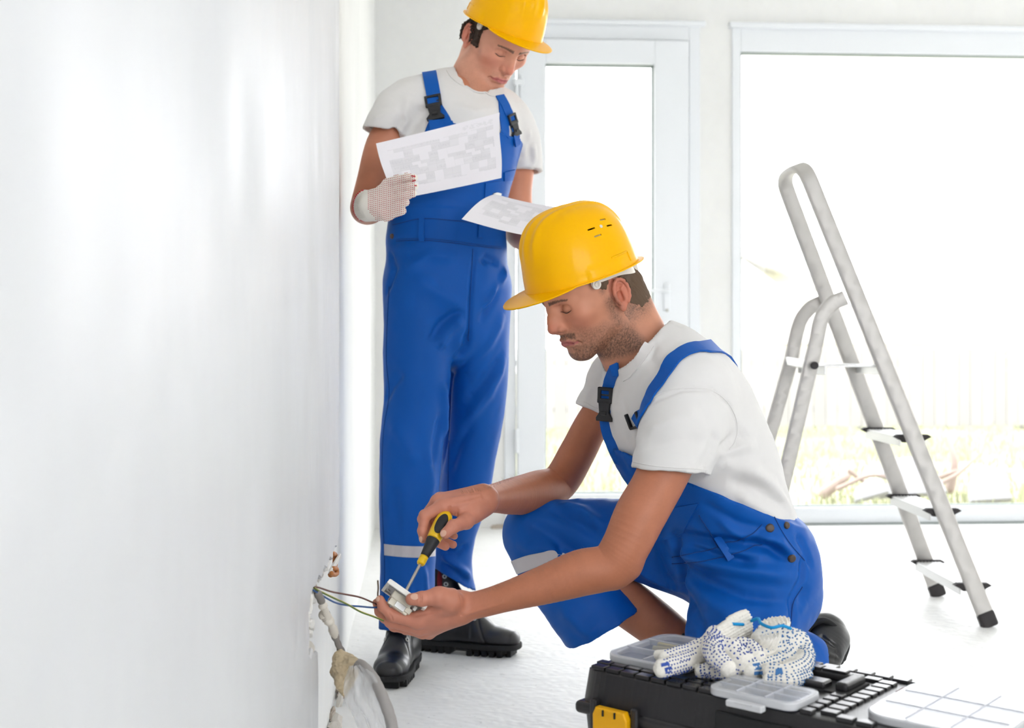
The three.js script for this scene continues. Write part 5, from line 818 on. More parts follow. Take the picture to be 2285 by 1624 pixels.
  mesh('waist_seam', [seam(B, [[876, 502], [940, 488], [1010, 492], [1070, 498], [1122, 505]]), seam(B, [[884, 538], [940, 536], [1010, 542], [1070, 550], [1118, 555]]), seam(B, [[884, 534], [940, 532], [1010, 538], [1070, 546], [1118, 551]], 0.0007), seam(B, [[868, 640], [862, 800], [868, 880], [856, 960], [852, 1100], [858, 1250], [856, 1390]]), seam(B, [[1055, 556], [1050, 640], [1047, 700], [1046, 760]]), seam(B, [[1005, 880], [1002, 960], [1000, 1060], [1000, 1120]])], O.blueDark, ov);
  mesh('reflective_band', band(B, [[858, 1226], [885, 1229], [915, 1231], [945, 1231], [971, 1228]], 0.0285, 0.0016, 0.0016), O.tape, ov);
  mesh('badge', band(B, [[1098, 436], [1106, 434], [1114, 436]], 0.012, 0.007, 0.003), M.steel, ov);
  // boots
  boot(standing, P(892, 1496, 3.585).setY(0), D(-0.13, 0, 1), UP, 'black leather work boot pointing at the viewer');
  const b2 = boot(standing, P(1032, 1450, 3.85).setY(0), D(0.95, 0, 0.31), UP, 'black leather work boot seen from its inner side');
  mesh('boot_lining', new THREE.SphereGeometry(1, 14, 10).scale(0.007, 0.030, 0.006).translate(...P(981, 1296, 3.806).toArray()), std(0x7a1420, { roughness: 0.9 }), b2);
  mesh('eyelet', [[992, 1286], [995, 1303]].map(([x, y]) => place(new THREE.TorusGeometry(0.0046, 0.0018, 8, 18).rotateX(Math.PI / 2), P(x, y, 3.797), RT, BK, UP.clone().negate())), M.steel, b2);
  const hc = o.clone().addScaledVector(fr.Y, 0.056).addScaledVector(fr.Z, 0.001), hf = headFrame(33, 27.5, -6);
  helmet('yellow hard hat on the standing person, cut off by the top of the picture', hc, hf.X, hf.Y, hf.Z);

  // knitted glove with red rubber dots
  const G = new Field();
  for (const [q, r] of [[[866, 414, 3.315], 0.0150], [[870, 430, 3.31], 0.0155], [[874, 447, 3.31], 0.0150], [[876, 464, 3.315], 0.0140]]) G.add(cone(P(836, 458, 3.355), pp(q), 0.031, r), 0.014);
  finger(G, [[864, 410, 3.315, 0.0130], [888, 401, 3.293, 0.0108], [908, 397, 3.278, 0.0102], [924, 397, 3.270, 0.0092]], 0.004);
  finger(G, [[870, 429, 3.310, 0.0130], [894, 421, 3.286, 0.0108], [914, 417, 3.270, 0.0100], [925, 416, 3.264, 0.0090]], 0.004);
  finger(G, [[874, 447, 3.310, 0.0130], [896, 439, 3.284, 0.0104], [911, 434, 3.272, 0.0098], [922, 432, 3.266, 0.0086]], 0.004);
  finger(G, [[877, 463, 3.312, 0.0125], [893, 456, 3.290, 0.0104], [905, 451, 3.280, 0.0096]], 0.004); G.add(cone(P(866, 479, 3.32), P(897, 470, 3.296), 0.012, 0.0105), 0.006);
  G.add(cone(P(836, 456, 3.36), P(860, 474, 3.325), 0.033, 0.020), 0.012); G.add(cone(P(848, 470, 3.35), P(882, 432, 3.34), 0.02, 0.011), 0.01);
  G.extra = (d, x, y, z) => d + 0.0005 * noise(x * 600, y * 600, z * 600);
  const gl = mesh('work_glove', skin(G, around([P(800, 380, 3.4), P(940, 510, 3.25)], 0.05), 0.0020), O.glove, standing, 'white knitted work glove with rows of red rubber dots');
  const dots = [], dg = new THREE.SphereGeometry(0.00135, 6, 3, 0, 6.2832, 0, 1.57);
  const grid = (x0, x1, y0, y1, sx, sy, ok) => { for (let j = 0; y0 + j * sy < y1; j++) for (let i = 0; x0 + i * sx < x1; i++) { const x = x0 + i * sx, y = y0 + j * sy + 0.18 * 0 - 0.22 * (x - 866); if (!ok(x, y)) continue; const h = G.seen(x, y, 3.1, 3.5); if (!h) continue; const n = G.normal(h), [a, b, c] = frameY(n, UP); dots.push(place(dg.clone(), h, a, b, c)); } };
  grid(818, 925, 395, 520, 4.1, 4.4, (x, y) => x > 822 + (y > 470 ? (y - 470) * 0.8 : 0) && y < 494 - (x - 860) * 0.25);
  const red = std(0xc42a34, { roughness: 0.6 });
  const dm = mesh('rubber_dots', dots, red, gl); dm.userData.kind = 'stuff';
  mesh('fingertip_print', [band(G, [[918, 392], [927, 394]], 0.0028, 0.0007, 0.001), band(G, [[920, 404], [928, 402]], 0.0034, 0.0007, 0.001), band(G, [[925, 414], [930, 414]], 0.003, 0.0007, 0.001)].filter(g => g.attributes.position.count > 8), red, gl);
  const cf = []; for (let i = 0; i <= 36; i++) { const a = i / 36 * 2 * Math.PI; cf.push(a); }
  const cuffF = new Field().add(limb([[P(812, 458, 3.42), 0.0385], [P(822, 460, 3.395), 0.037], [P(838, 460, 3.36), 0.036]], RT), 0.01).keep(half(P(812, 460, 3.415), D(-0.75, 0.15, -0.6).normalize()), 0.002);
  cuffF.extra = (d, x, y, z) => d + 0.0012 * Math.sin((y - 1) * 1500);
  mesh('cuff', skin(cuffF, around([P(812, 458, 3.42), P(838, 460, 3.36)], 0.05), 0.0021), O.glove, gl);
  const ringF = new Field().add({ ...field(cuffF, 0.0012) }, 0.002).keep(half(P(814, 460, 3.41), D(0.75, -0.15, 0.6).normalize()), 0.001); mesh('cuff_edge', skin(ringF, around([P(812, 458, 3.42), P(838, 460, 3.36)], 0.05), 0.0021), red, gl);
}
// the two sheets that he holds
{
  const paperTex = texture(1024, 512, (u, v) => {            // faint printed plan: pale rooms, thin walls, small captions
    const inside = u > 0.07 && u < 0.95 && v > 0.16 && v < 0.84, a = u * 13 + 0.6 * Math.floor(v * 6) , i = Math.floor(a), j = Math.floor(v * 9), h = hash3(i, j, 5), fx = a - i, fy = v * 9 - j; let ink = 0;
    if (inside) { if (h > 0.42) ink += 0.35 + 0.4 * hash3(i, j, 9); if (h > 0.3 && (fx < 0.035 || fy < 0.05)) ink += 0.5; if (h > 0.62 && hash3(Math.floor(u * 190), Math.floor(v * 70), 3) > 0.6 && fy > 0.3 && fy < 0.7) ink += 0.5; ink *= 0.55 + 0.6 * tile(u, v, 11, 61); }
    if (u > 0.70 && u < 0.95 && v > 0.865 && v < 0.93 && hash3(Math.floor(u * 90), Math.floor(v * 50), 8) > 0.45) ink += 0.45;
    const k = 0.965 - 0.075 * clamp(ink, 0, 1); return [k, k * 0.995, k * 1.005]; }, { srgb: true });
  const pm = std(0xfaf9fb, { roughness: 0.85, map: paperTex, side: THREE.DoubleSide });
  const sheet = (name, label, c, bend) => {                  // four corners in space, a gentle bow
    const g = new THREE.PlaneGeometry(1, 1, 40, 24), p = g.attributes.position, n = c[1].clone().sub(c[0]).cross(c[3].clone().sub(c[0])).normalize();
    for (let i = 0; i < p.count; i++) { const u = p.getX(i) + 0.5, v = 0.5 - p.getY(i); const q = c[0].clone().lerp(c[1], u).lerp(c[3].clone().lerp(c[2], u), v).addScaledVector(n, bend(u, v)); p.setXYZ(i, q.x, q.y, q.z); }
    g.computeVertexNormals(); const m = mesh(name, g, pm); return tag(m, label, 'sheet', null);
  };
  sheet('paper_sheet', 'large printed sheet held up by the gloved hand of the standing person', [P(839, 320, 3.325), P(1115, 251, 3.43), P(1119, 397, 3.39), P(875, 447, 3.33)], (u, v) => 0.010 * Math.sin(Math.PI * u) + 0.006 * Math.sin(2 * Math.PI * v));
  sheet('paper_sheet', 'second sheet lying almost flat behind the crouching person\'s hard hat', [P(1104, 433, 3.46), P(1330, 466, 3.48), P(1300, 540, 3.27), P(1030, 489, 3.24)], (u, v) => 0.010 * Math.sin(Math.PI * u) - 0.012 * Math.sin(Math.PI * v) * (1 - u));
}
// ---------------------------------------------------------------- stepladder
{
  const alu = std(0xc4c1bd, { metalness: 0.55, roughness: 0.5 }), bright = std(0xd2d2d1, { metalness: 0.75, roughness: 0.42 }), rub = std(0x3a3738, { roughness: 0.8 });
  const g = thing('stepladder', 'aluminium stepladder with a rounded top loop standing open before the window', 'stepladder', P(2150, 1365, 4.45).setY(0)), L = V().sub(g.position), put = q => q.translate(L.x, L.y, L.z);
  // the plane of the rails: along (depth) and up the slope
  const foot = [P(2206, 1394, 4.196).setY(0.012), P(2092, 1330, 4.705).setY(0.012)], nearTop = P(1806, 400, 4.32), farTop = P(1758, 430, 4.56);
  const section = (w, t) => { const s = new THREE.Shape(), r = Math.min(w, t) * 0.42; s.absarc(w / 2 - r, t / 2 - r, r, 0, Math.PI / 2).absarc(-w / 2 + r, t / 2 - r, r, Math.PI / 2, Math.PI).absarc(-w / 2 + r, -t / 2 + r, r, Math.PI, 1.5 * Math.PI).absarc(w / 2 - r, -t / 2 + r, r, 1.5 * Math.PI, 2 * Math.PI); return s.getPoints(5); };
  function sweep(pts, wide, w, t, thin) {                          // section swept along pts, its width held along 'wide'
    const cv = new THREE.CatmullRomCurve3(pts, false, 'centripetal'), n = 160, sec = section(w, t), m = sec.length, pos = [], idx = [];
    for (let i = 0; i <= n; i++) { const q = cv.getPointAt(i / n), y = cv.getTangentAt(i / n), x = thin ? y.clone().cross(thin).normalize() : wide.clone().addScaledVector(y, -wide.dot(y)).normalize(), z = x.clone().cross(y); for (const s of sec) { const p = q.clone().addScaledVector(x, s.x).addScaledVector(z, s.y); pos.push(p.x, p.y, p.z); } }
    for (let i = 0; i < n; i++) for (let k = 0; k < m; k++) { const a = i * m + k, b = i * m + (k + 1) % m; idx.push(a, b, a + m, b, b + m, a + m); }
    const c0 = pos.length / 3; for (const e of [0, 1]) { const q = cv.getPointAt(e); pos.push(q.x, q.y, q.z); for (let k = 0; k < m; k++) { const a = e * n * m + k, b = e * n * m + (k + 1) % m; if (e) idx.push(a, b, c0 + e); else idx.push(b, a, c0); } }
    const q = new THREE.BufferGeometry(); q.setAttribute('position', new THREE.BufferAttribute(new Float32Array(pos), 3)); q.setIndex(idx); q.computeVertexNormals(); return put(toCreasedNormals(q, 0.6));
  }
  const slope = nearTop.clone().sub(foot[0]).normalize(), wide = D(1, 0, 0).addScaledVector(slope, -D(1, 0, 0).dot(slope)).normalize();
  const along = (k, h) => { const f = foot[k], t = k ? farTop : nearTop; return f.clone().lerp(t, (h - f.y) / (t.y - f.y)); };
  // one bent tube: up the near rail, over the top and down the far rail
  const mid = nearTop.clone().add(farTop).multiplyScalar(0.5), arc = [...Array(11)].map((_, i) => { const a = i / 10 * Math.PI, c = Math.cos(a); return mid.clone().addScaledVector(nearTop.clone().sub(mid), Math.sign(c) * Math.pow(Math.abs(c), 0.7)).addScaledVector(slope, 0.055 * Math.pow(Math.sin(a), 0.8)); });
  mesh('rail_loop', sweep([foot[0], along(0, 0.5), along(0, 1.0), along(0, 1.30), ...arc, along(1, 1.28), along(1, 1.0), along(1, 0.5), foot[1]], wide, 0.052, 0.024), alu, g);
  for (const k of [0, 1]) mesh('foot', put(bar(along(k, 0.0), along(k, 0.045), 0.052, 0.032, wide, 0.008)), rub, g);
  // rear frame with bent shoulders
  const rear = k => { const dd = k ? 4.62 : 4.27, q = k ? [[1838, 672], [1812, 684], [1788, 712], [1774, 760], [1766, 800], [1728, 935]] : [[1886, 664], [1858, 677], [1835, 706], [1822, 760], [1811, 806], [1752, 1060]]; const p = q.map(a => P(a[0], a[1], dd)); const e = p[5].clone().sub(p[4]); p.push(p[5].clone().addScaledVector(e, (0.03 - p[5].y) / e.y)); return p; };
  for (const k of [0, 1]) { const p = rear(k); mesh('rear_leg', sweep(p, wide, 0.046, 0.020, BK), alu, g); mesh('foot', put(bar(p[6].clone().setY(0), p[6].clone().setY(0.05), 0.045, 0.03, wide, 0.008)), rub, g); }
  const piv = P(1816, 815, 4.25); mesh('pivot', put(place(lathe([[0, 0.004], [0.009, 0.004], [0.012, 0.001], [0.012, -0.006]], 24), piv.clone().addScaledVector(BK, 0.012), RT, BK, UP.clone().negate())), rub, g); mesh('rear_brace', put(bar(P(1756, 805, 4.62), P(1812, 815, 4.27), 0.028, 0.012, UP, 0.003)), bright, g);
  // steps: ribbed treads on plastic end caps
  const step = (h, depth, x0) => {
    const a = along(0, h), b = along(1, h), c = a.clone().add(b).multiplyScalar(0.5), z = a.clone().sub(b).setY(0), len = z.length() - 0.024; z.normalize(); const x = V(z.z, 0, -z.x).multiplyScalar(1), y = UP;
    const q = [box(depth, 0.006, len, x0, 0.0, 0, 0.0015), box(0.006, 0.028, len, x0 - depth / 2 + 0.003, -0.013, 0, 0.0015), box(0.006, 0.028, len, x0 + depth / 2 - 0.003, -0.013, 0, 0.0015)]; for (let i = 0; i < 7; i++) q.push(box(0.0035, 0.0022, len, x0 - depth / 2 + (i + 0.7) * depth / 7.4, 0.004, 0));
    const s = mesh('step', put(place(join(q), c, x, y, z)), bright, g);
    if (depth < 0.1) for (const e of [-1, 1]) { const sh = new THREE.Shape([[-0.056, 0.002], [-0.046, 0.008], [0.046, 0.008], [0.056, 0.002], [0.036, -0.008], [0.03, -0.014], [-0.03, -0.014], [-0.036, -0.008]].map(v => new THREE.Vector2(...v))); mesh('end_cap', put(place(new THREE.ExtrudeGeometry(sh, { depth: 0.022, bevelSize: 0.001, bevelThickness: 0.001, bevelSegments: 1 }).translate(x0, 0, e * len / 2 - 0.011 - e * 0.006), c, x, y, z)), rub, s); }
  };
  step(0.567, 0.082, 0.0); step(0.343, 0.082, 0.0); step(0.119, 0.082, 0.0); step(0.785, 0.20, -0.085);
}
// ---------------------------------------------------------------- toolbox
const TB = (() => {
  const plast = std(0x242325, { roughness: 0.22, bumpMap: texture(128, 128, (u, v) => tile(u, v, 60, 81), { repeat: [30, 30] }), bumpScale: 0.00006 }), dark = std(0x141416, { roughness: 0.7 }), padm = std(0x2a292b, { roughness: 0.2 }), yel = std(0xf6b400, { roughness: 0.45 });
  const clear = std(0xeef1f6, { roughness: 0.12, transparent: true, opacity: 0.26, clearcoat: 0.6, clearcoatRoughness: 0.12 }), rim = std(0xf0f1f4, { roughness: 0.25, transparent: true, opacity: 0.72 });
  const TOP = 0.33, Lx = 0.70, Dz = 0.292, FL = P(1300, 1487, 2.2482).setY(0), u = D(0.715, 0, 0.699).normalize(), v = D(0.60, 0, -0.80).normalize();
  const g = thing('toolbox', 'large black plastic toolbox with yellow latches and clear organiser lids', 'toolbox', FL);
  const m4 = new THREE.Matrix4().makeBasis(u, UP, v.clone()), flip = q => { if (q.index) { const a = q.index.array; for (let i = 0; i < a.length; i += 3) { const t = a[i]; a[i] = a[i + 1]; a[i + 1] = t; } } else for (const k in q.attributes) { const at = q.attributes[k], n = at.itemSize, a = at.array; for (let i = 0; i < at.count; i += 3) for (let c = 0; c < n; c++) { const t = a[i * n + c]; a[i * n + c] = a[(i + 1) * n + c]; a[(i + 1) * n + c] = t; } } return q; }, fit = q => flip(q).applyMatrix4(m4), W3 = (a, y, b) => FL.clone().addScaledVector(u, a).addScaledVector(v, b).setY(y);
  const RB = (w, h, d, x, y, z, r) => fit(box(w, h, d, x, y, z, r, 3));
  // body, overhanging lid and its rim
  const taper = (w0, w1, d0, d1, h, y, r) => { const q = new RoundedBoxGeometry(1, 1, 1, 4, r), p = q.attributes.position; for (let i = 0; i < p.count; i++) { const t = p.getY(i) + 0.5; p.setXYZ(i, Lx / 2 + p.getX(i) * mix(w0, w1, t), y + t * h, Dz / 2 + p.getZ(i) * mix(d0, d1, t)); } q.computeVertexNormals(); return fit(q); };
  mesh('body', [taper(Lx - 0.05, Lx + 0.004, Dz - 0.04, Dz + 0.004, 0.266, 0, 0.05), RB(Lx + 0.022, 0.020, Dz + 0.022, Lx / 2, 0.266, Dz / 2, 0.008)], plast, g);
  const lid = mesh('lid', [taper(Lx + 0.012, Lx - 0.004, Dz + 0.012, Dz - 0.004, 0.060, 0.270, 0.07)], plast, g);
  // raised pads on the lid
  const pad = (x, z, w, d) => mesh('tread_pad', RB(w, 0.0065, d, x, TOP + 0.0012, z, 0.0018), padm, lid);
  const lip = Dz;
  for (let i = 0; i < 9; i++) pad(0.028 + i * 0.0305, 0.014, 0.026, 0.020);
  for (let i = 0; i < 8; i++) pad(0.020 + i * 0.0305, 0.040, 0.026, 0.018);
  for (let i = 0; i < 6; i++) pad(0.205 + (i % 3) * 0.031, 0.064 + 0.026 * Math.floor(i / 3), 0.026, 0.020);
  for (let i = 0; i < 20; i++) pad(0.045 + i * 0.0315, Dz - 0.018, 0.027, 0.021);
  for (let i = 0; i < 9; i++) pad(0.165 + i * 0.0315, Dz - 0.046, 0.027, 0.020);
  for (let j = 0; j < 9; j++) pad(0.445, 0.030 + j * 0.026, 0.0265, 0.020);
  for (let j = 0; j < 5; j++) pad(0.414, 0.016 + j * 0.026, 0.020, 0.019);
  for (let j = 0; j < 2; j++) pad(0.476 + 0.031 * j, 0.016, 0.026, 0.020);
  // carrying handle let into the middle of the lid
  mesh('handle_recess', RB(0.235, 0.004, 0.088, 0.305, TOP + 0.0006, 0.176, 0.0015), dark, lid);
  const hd = mesh('handle', [RB(0.205, 0.016, 0.022, 0.30, TOP + 0.007, 0.206, 0.006), RB(0.022, 0.016, 0.074, 0.4075, TOP + 0.007, 0.180, 0.006), RB(0.022, 0.016, 0.074, 0.1975, TOP + 0.007, 0.180, 0.006)], plast, lid); for (let i = 0; i < 4; i++) mesh('grip_pad', RB(0.042, 0.004, 0.018, 0.235 + i * 0.045, TOP + 0.016, 0.206, 0.0015), padm, hd);
  mesh('handle_cover', RB(0.115, 0.012, 0.034, 0.325, TOP + 0.006, 0.152, 0.005), padm, lid);
  for (const [x, z] of [[0.476, 0.215], [0.478, 0.115]]) mesh('hinge_slot', RB(0.004, 0.004, 0.030, x, TOP + 0.001, z, 0.001), std(0x571418, { roughness: 0.8 }), lid);
  // organiser boxes: a tray with dividers under a clear domed lid
  const organiser = (x0, x1, z0, z1, cols, rws, tab, lab) => {
    const w = x1 - x0, d = z1 - z0, cx = (x0 + x1) / 2, cz = (z0 + z1) / 2, s = new THREE.Shape(), r = Math.min(w, d) * 0.2;
    s.absarc(w / 2 - r, d / 2 - r, r, 0, Math.PI / 2).absarc(-w / 2 + r, d / 2 - r, r, Math.PI / 2, Math.PI).absarc(-w / 2 + r, -d / 2 + r, r, Math.PI, 1.5 * Math.PI).absarc(w / 2 - r, -d / 2 + r, r, 1.5 * Math.PI, 2 * Math.PI);
    const plate = (depth, bev, y) => fit(new THREE.ExtrudeGeometry(s, { depth, bevelEnabled: true, bevelSize: bev, bevelThickness: bev, bevelSegments: 3, curveSegments: 8 }).rotateX(-Math.PI / 2).translate(cx, y, cz));
    const o = mesh('organiser', plate(0.002, 0.001, TOP + 0.0005), std(0x5a6072, { roughness: 0.5 }), lid, lab);
    const div = []; for (let i = 1; i < cols; i++) div.push(RB(0.0030, 0.012, d * 0.93, x0 + w * i / cols, TOP + 0.0078, cz, 0.001)); for (let j = 1; j < rws; j++) div.push(RB(w * 0.94, 0.012, 0.0030, cx, TOP + 0.0078, z0 + d * j / rws, 0.001)); mesh('dividers', div, std(0xc4c7cf, { roughness: 0.5 }), o);
    const ring = s.clone(); const inner = new THREE.Path(s.getPoints(10).map(p => new THREE.Vector2(p.x * (1 - 0.014 / w), p.y * (1 - 0.014 / d)))); ring.holes.push(inner);
    mesh('lid_rim', fit(new THREE.ExtrudeGeometry(ring, { depth: 0.0075, bevelEnabled: true, bevelSize: 0.002, bevelThickness: 0.002, bevelSegments: 2, curveSegments: 8 }).rotateX(-Math.PI / 2).translate(cx, TOP + 0.002, cz)), rim, o);
    mesh('clear_lid', plate(0.0006, 0.0008, TOP + 0.0115), clear, o);
    if (tab) mesh('lid_tab', [RB(w * 0.42, 0.010, 0.016, cx, TOP - 0.001, z0 - 0.012, 0.003), RB(w * 0.2, 0.003, 0.003, cx, TOP + 0.003, z0 - 0.020, 0.001)], rim, o);
    return o;
  };
  const o1 = organiser(0.002, 0.160, 0.060, Dz - 0.030, 2, 3, false, 'clear organiser lid at the left end'); mesh('screw_bits', [bar(V(), V(0.07, 0, 0), 0.012, 0.008, UP, 0.003).translate(0.03, TOP + 0.006, 0.19), bar(V(), V(0.05, 0, 0.01), 0.010, 0.007, UP, 0.003).translate(0.035, TOP + 0.006, 0.165)].map(fit), std(0xd9cf9a, { roughness: 0.6 }), o1);
  organiser(0.250, 0.400, -0.003, 0.092, 3, 3, true, 'small clear organiser lid at the front edge');
  organiser(0.492, 0.688, 0.030, Dz - 0.036, 3, 3, false, 'large clear organiser lid at the right end, glaring white');
  // yellow latches hung on the front, hasps beside them
  for (const x of [0.075, 0.585]) { const hs = mesh('latch_bracket', [RB(0.014, 0.10, 0.016, x - 0.042, 0.236, -0.009, 0.004), RB(0.014, 0.10, 0.016, x + 0.042, 0.236, -0.009, 0.004)], plast, g); const sh = new THREE.Shape([[-0.030, -0.09], [0.030, -0.09], [0.032, 0.02], [0.027, 0.030], [-0.027, 0.030], [-0.032, 0.02]].map(a => new THREE.Vector2(...a))); mesh('latch', fit(new THREE.ExtrudeGeometry(sh, { depth: 0.010, bevelSize: 0.003, bevelThickness: 0.003, bevelSegments: 3 }).translate(x, 0.246, -0.024)), yel, g); mesh('latch_notch', [-0.015, 0.015].map(e => RB(0.003, 0.010, 0.004, x + e * 0.8, 0.272, -0.0278, 0.001)), dark, hs); }
  mesh('front_recess', RB(0.135, 0.05, 0.006, 0.333, TOP - 0.046, -0.004, 0.003), dark, g);
  return { W3, TOP, u, v };
})();
// ---------------------------------------------------------------- dotted knitted gloves lying on the toolbox
{
  const blueDot = std(0x2d4fa6, { roughness: 0.6 }), blueDot2 = std(0x3f78b4, { roughness: 0.6 }), edge = std(0x0f97d8, { roughness: 0.9 });
  const on = a => [a[0], a[1], (EYE - TB.TOP - a[2]) * FOCAL / (a[1] - HORIZON), ...a.slice(3)];     // a point by its height above the toolbox
  const make = (label, tubes, dotm, cuffRows, cuffN, extraCut, edgeLine, dens) => {
    const F = new Field(); for (const [l, k] of tubes) { const lr = rows(...l.map(on)); F.add(limb(lr, UP, 4), k ?? 0.008); }
    for (const c of extraCut) F.cut(cone(pp(on(c[0])), pp(on(c[1])), c[0][3], c[1][3]), 0.004);
    F.extra = (d, x, y, z) => d + 0.0007 * noise(x * 420, y * 420, z * 420) + 0.0012 * noise(x * 90, y * 90, z * 90);
    const at = tubes.flatMap(t => t[0].map(on).map(pp)), bb = around(at, 0.05), root = pp(on(tubes[0][0][0])).setY(TB.TOP + 0.012);
    const g = thing('knitted_glove', label, 'glove', root, null), loc = q => q.translate(-root.x, -root.y, -root.z);
    mesh('hand', loc(skin(F, bb, 0.0022)), O.glove, g);
    const C = new Field().add(limb(rows(...cuffRows.map(on)), UP, 5), 0.01); if (cuffN) C.keep(half(pp(on(cuffN[0])), D(...cuffN[1]).normalize()), 0.003);
    const ax = pp(on(cuffRows[1])).sub(pp(on(cuffRows[0]))).normalize(), sidev = ax.clone().cross(BK).normalize(); C.extra = (d, x, y, z) => d + 0.0011 * Math.sin((x * sidev.x + y * sidev.y + z * sidev.z) * 1300) + 0.0008 * noise(x * 300, y * 300, z * 300);
    mesh('cuff', loc(skin(C, around(cuffRows.map(on).map(pp), 0.05), 0.0024)), O.glove, g);
    if (edgeLine && edgeLine.length) mesh('cuff_edge', loc(tubeGeo(edgeLine.map(on).map(pp), 0.0026, 40, 7)), edge, g);
    const dots = [], dg = new THREE.SphereGeometry(0.0015, 6, 3, 0, 6.2832, 0, 1.57);
    for (const [l, k, dot] of tubes) { if (!dot) continue; const cv = new THREE.CatmullRomCurve3(l.map(on).map(pp)), len = cv.getLength(), n = Math.floor(len / dens); for (let i = 0; i <= n; i++) { const c = cv.getPointAt(i / n), t = cv.getTangentAt(i / n), e1 = BK.clone().addScaledVector(t, -BK.dot(t)).normalize(), e2 = t.clone().cross(e1); for (let j = -3; j <= 3; j++) { const a = j * dot, dir = e1.clone().multiplyScalar(Math.cos(a)).addScaledVector(e2, Math.sin(a)), h = F.hit(c.clone().addScaledVector(dir, 0.06), dir.clone().negate(), 0, 0.055); if (!h) continue; const nn = F.normal(h), [x, y, z] = frameY(nn, UP); dots.push(place(dg.clone(), h, x, y, z)); } } }
    if (dots.length) mesh('rubber_dots', loc(join(dots)), dotm, g).userData.kind = 'stuff';
    return { g, F, loc };
  };
  const a = make('white knitted glove with dark blue dots, its finger pointing to the left on the toolbox', [
    [[[1478, 1491, 0.026, 0.0140], [1510, 1482, 0.027, 0.0145], [1545, 1470, 0.028, 0.0150], [1578, 1460, 0.030, 0.017]], 0.008, 0.42],
    [[[1470, 1462, 0.030, 0.0085], [1490, 1464, 0.030, 0.0105], [1530, 1460, 0.030, 0.012]], 0.006, 0],
    [[[1484, 1468, 0.034, 0.0105], [1520, 1458, 0.035, 0.0125], [1560, 1448, 0.036, 0.014]], 0.006, 0.5],
    [[[1556, 1458, 0.034, 0.014], [1586, 1440, 0.040, 0.018], [1612, 1428, 0.045, 0.018]], 0.01, 0],
    [[[1594, 1414, 0.056, 0.013], [1588, 1440, 0.050, 0.016], [1598, 1466, 0.042, 0.0155], [1622, 1490, 0.032, 0.0135]], 0.005, 0.42],
    [[[1566, 1497, 0.014, 0.0115], [1592, 1494, 0.017, 0.0150], [1625, 1492, 0.018, 0.0160], [1652, 1480, 0.020, 0.0155]], 0.005, 0.38],
    [[[1605, 1440, 0.048, 0.0150], [1632, 1452, 0.042, 0.0190], [1654, 1474, 0.030, 0.0180]], 0.006, 0.38],
    [[[1644, 1440, 0.046, 0.0115], [1670, 1446, 0.042, 0.0150], [1690, 1466, 0.034, 0.0125]], 0.005, 0.5],
  ], blueDot, [[1604, 1426, 0.050, 0.020, 0.013], [1630, 1411, 0.056, 0.025, 0.0135], [1650, 1402, 0.060, 0.028, 0.012], [1666, 1398, 0.061, 0.028, 0.010]], null, [[[1604, 1470, 0.062, 0.0040], [1618, 1490, 0.050, 0.0040]]], [[1606, 1399, 0.066], [1622, 1392, 0.070], [1640, 1392, 0.072], [1658, 1393, 0.070]], 0.0064);
  const b = make('white knitted glove with lighter blue dots and a bright blue cuff edge, curled up', [
    [[[1676, 1495, 0.017, 0.0152], [1700, 1489, 0.018, 0.0150], [1738, 1477, 0.022, 0.0145], [1764, 1460, 0.028, 0.015], [1768, 1440, 0.036, 0.015]], 0.004, 0.4],
    [[[1722, 1502, 0.017, 0.0155], [1752, 1503, 0.018, 0.0155], [1784, 1491, 0.021, 0.0150], [1799, 1465, 0.028, 0.015], [1788, 1436, 0.040, 0.016]], 0.004, 0.4],
    [[[1704, 1460, 0.030, 0.0150], [1728, 1448, 0.036, 0.0185], [1758, 1442, 0.040, 0.019]], 0.006, 0.36],
    [[[1715, 1518, 0.010, 0.010], [1760, 1519, 0.011, 0.0110], [1798, 1508, 0.012, 0.011]], 0.005, 0.4],
    [[[1702, 1430, 0.046, 0.019], [1735, 1424, 0.050, 0.022], [1772, 1430, 0.046, 0.021]], 0.010, 0.34],
    [[[1752, 1478, 0.020, 0.016], [1778, 1488, 0.018, 0.016]], 0.008, 0],
    [[[1690, 1480, 0.014, 0.013], [1700, 1470, 0.014, 0.014]], 0.008, 0],
  ], blueDot2, [[1714, 1430, 0.050, 0.024, 0.020], [1717, 1410, 0.060, 0.029, 0.024], [1722, 1398, 0.066, 0.032, 0.024], [1730, 1385, 0.070, 0.032, 0.024]], [[1722, 1397, 0.066], [-0.18, 0.98, 0.1]], [], [[1677, 1385, 0.072], [1690, 1380, 0.078], [1700, 1392, 0.080], [1722, 1400, 0.080], [1745, 1396, 0.078], [1764, 1402, 0.070]], 0.0066);
  const tips = [[1672, 1489, 0.0105], [1690, 1487, 0.0075], [1722, 1497, 0.0105], [1732, 1492, 0.008]];
  mesh('fingertip_print', b.loc(join([band(b.F, [[1682, 1488], [1698, 1485]], 0.011, 0.0008, 0.0012), band(b.F, [[1683, 1502], [1702, 1501]], 0.0055, 0.0008, 0.0012), band(b.F, [[1731, 1500], [1746, 1497]], 0.011, 0.0008, 0.0012)])), blueDot2, b.g);
  mesh('fingertip_print', a.loc(join([band(a.F, [[1475, 1484], [1493, 1480]], 0.0055, 0.0008, 0.0012), band(a.F, [[1484, 1497], [1499, 1493]], 0.0095, 0.0008, 0.0012)])), blueDot, a.g);
}
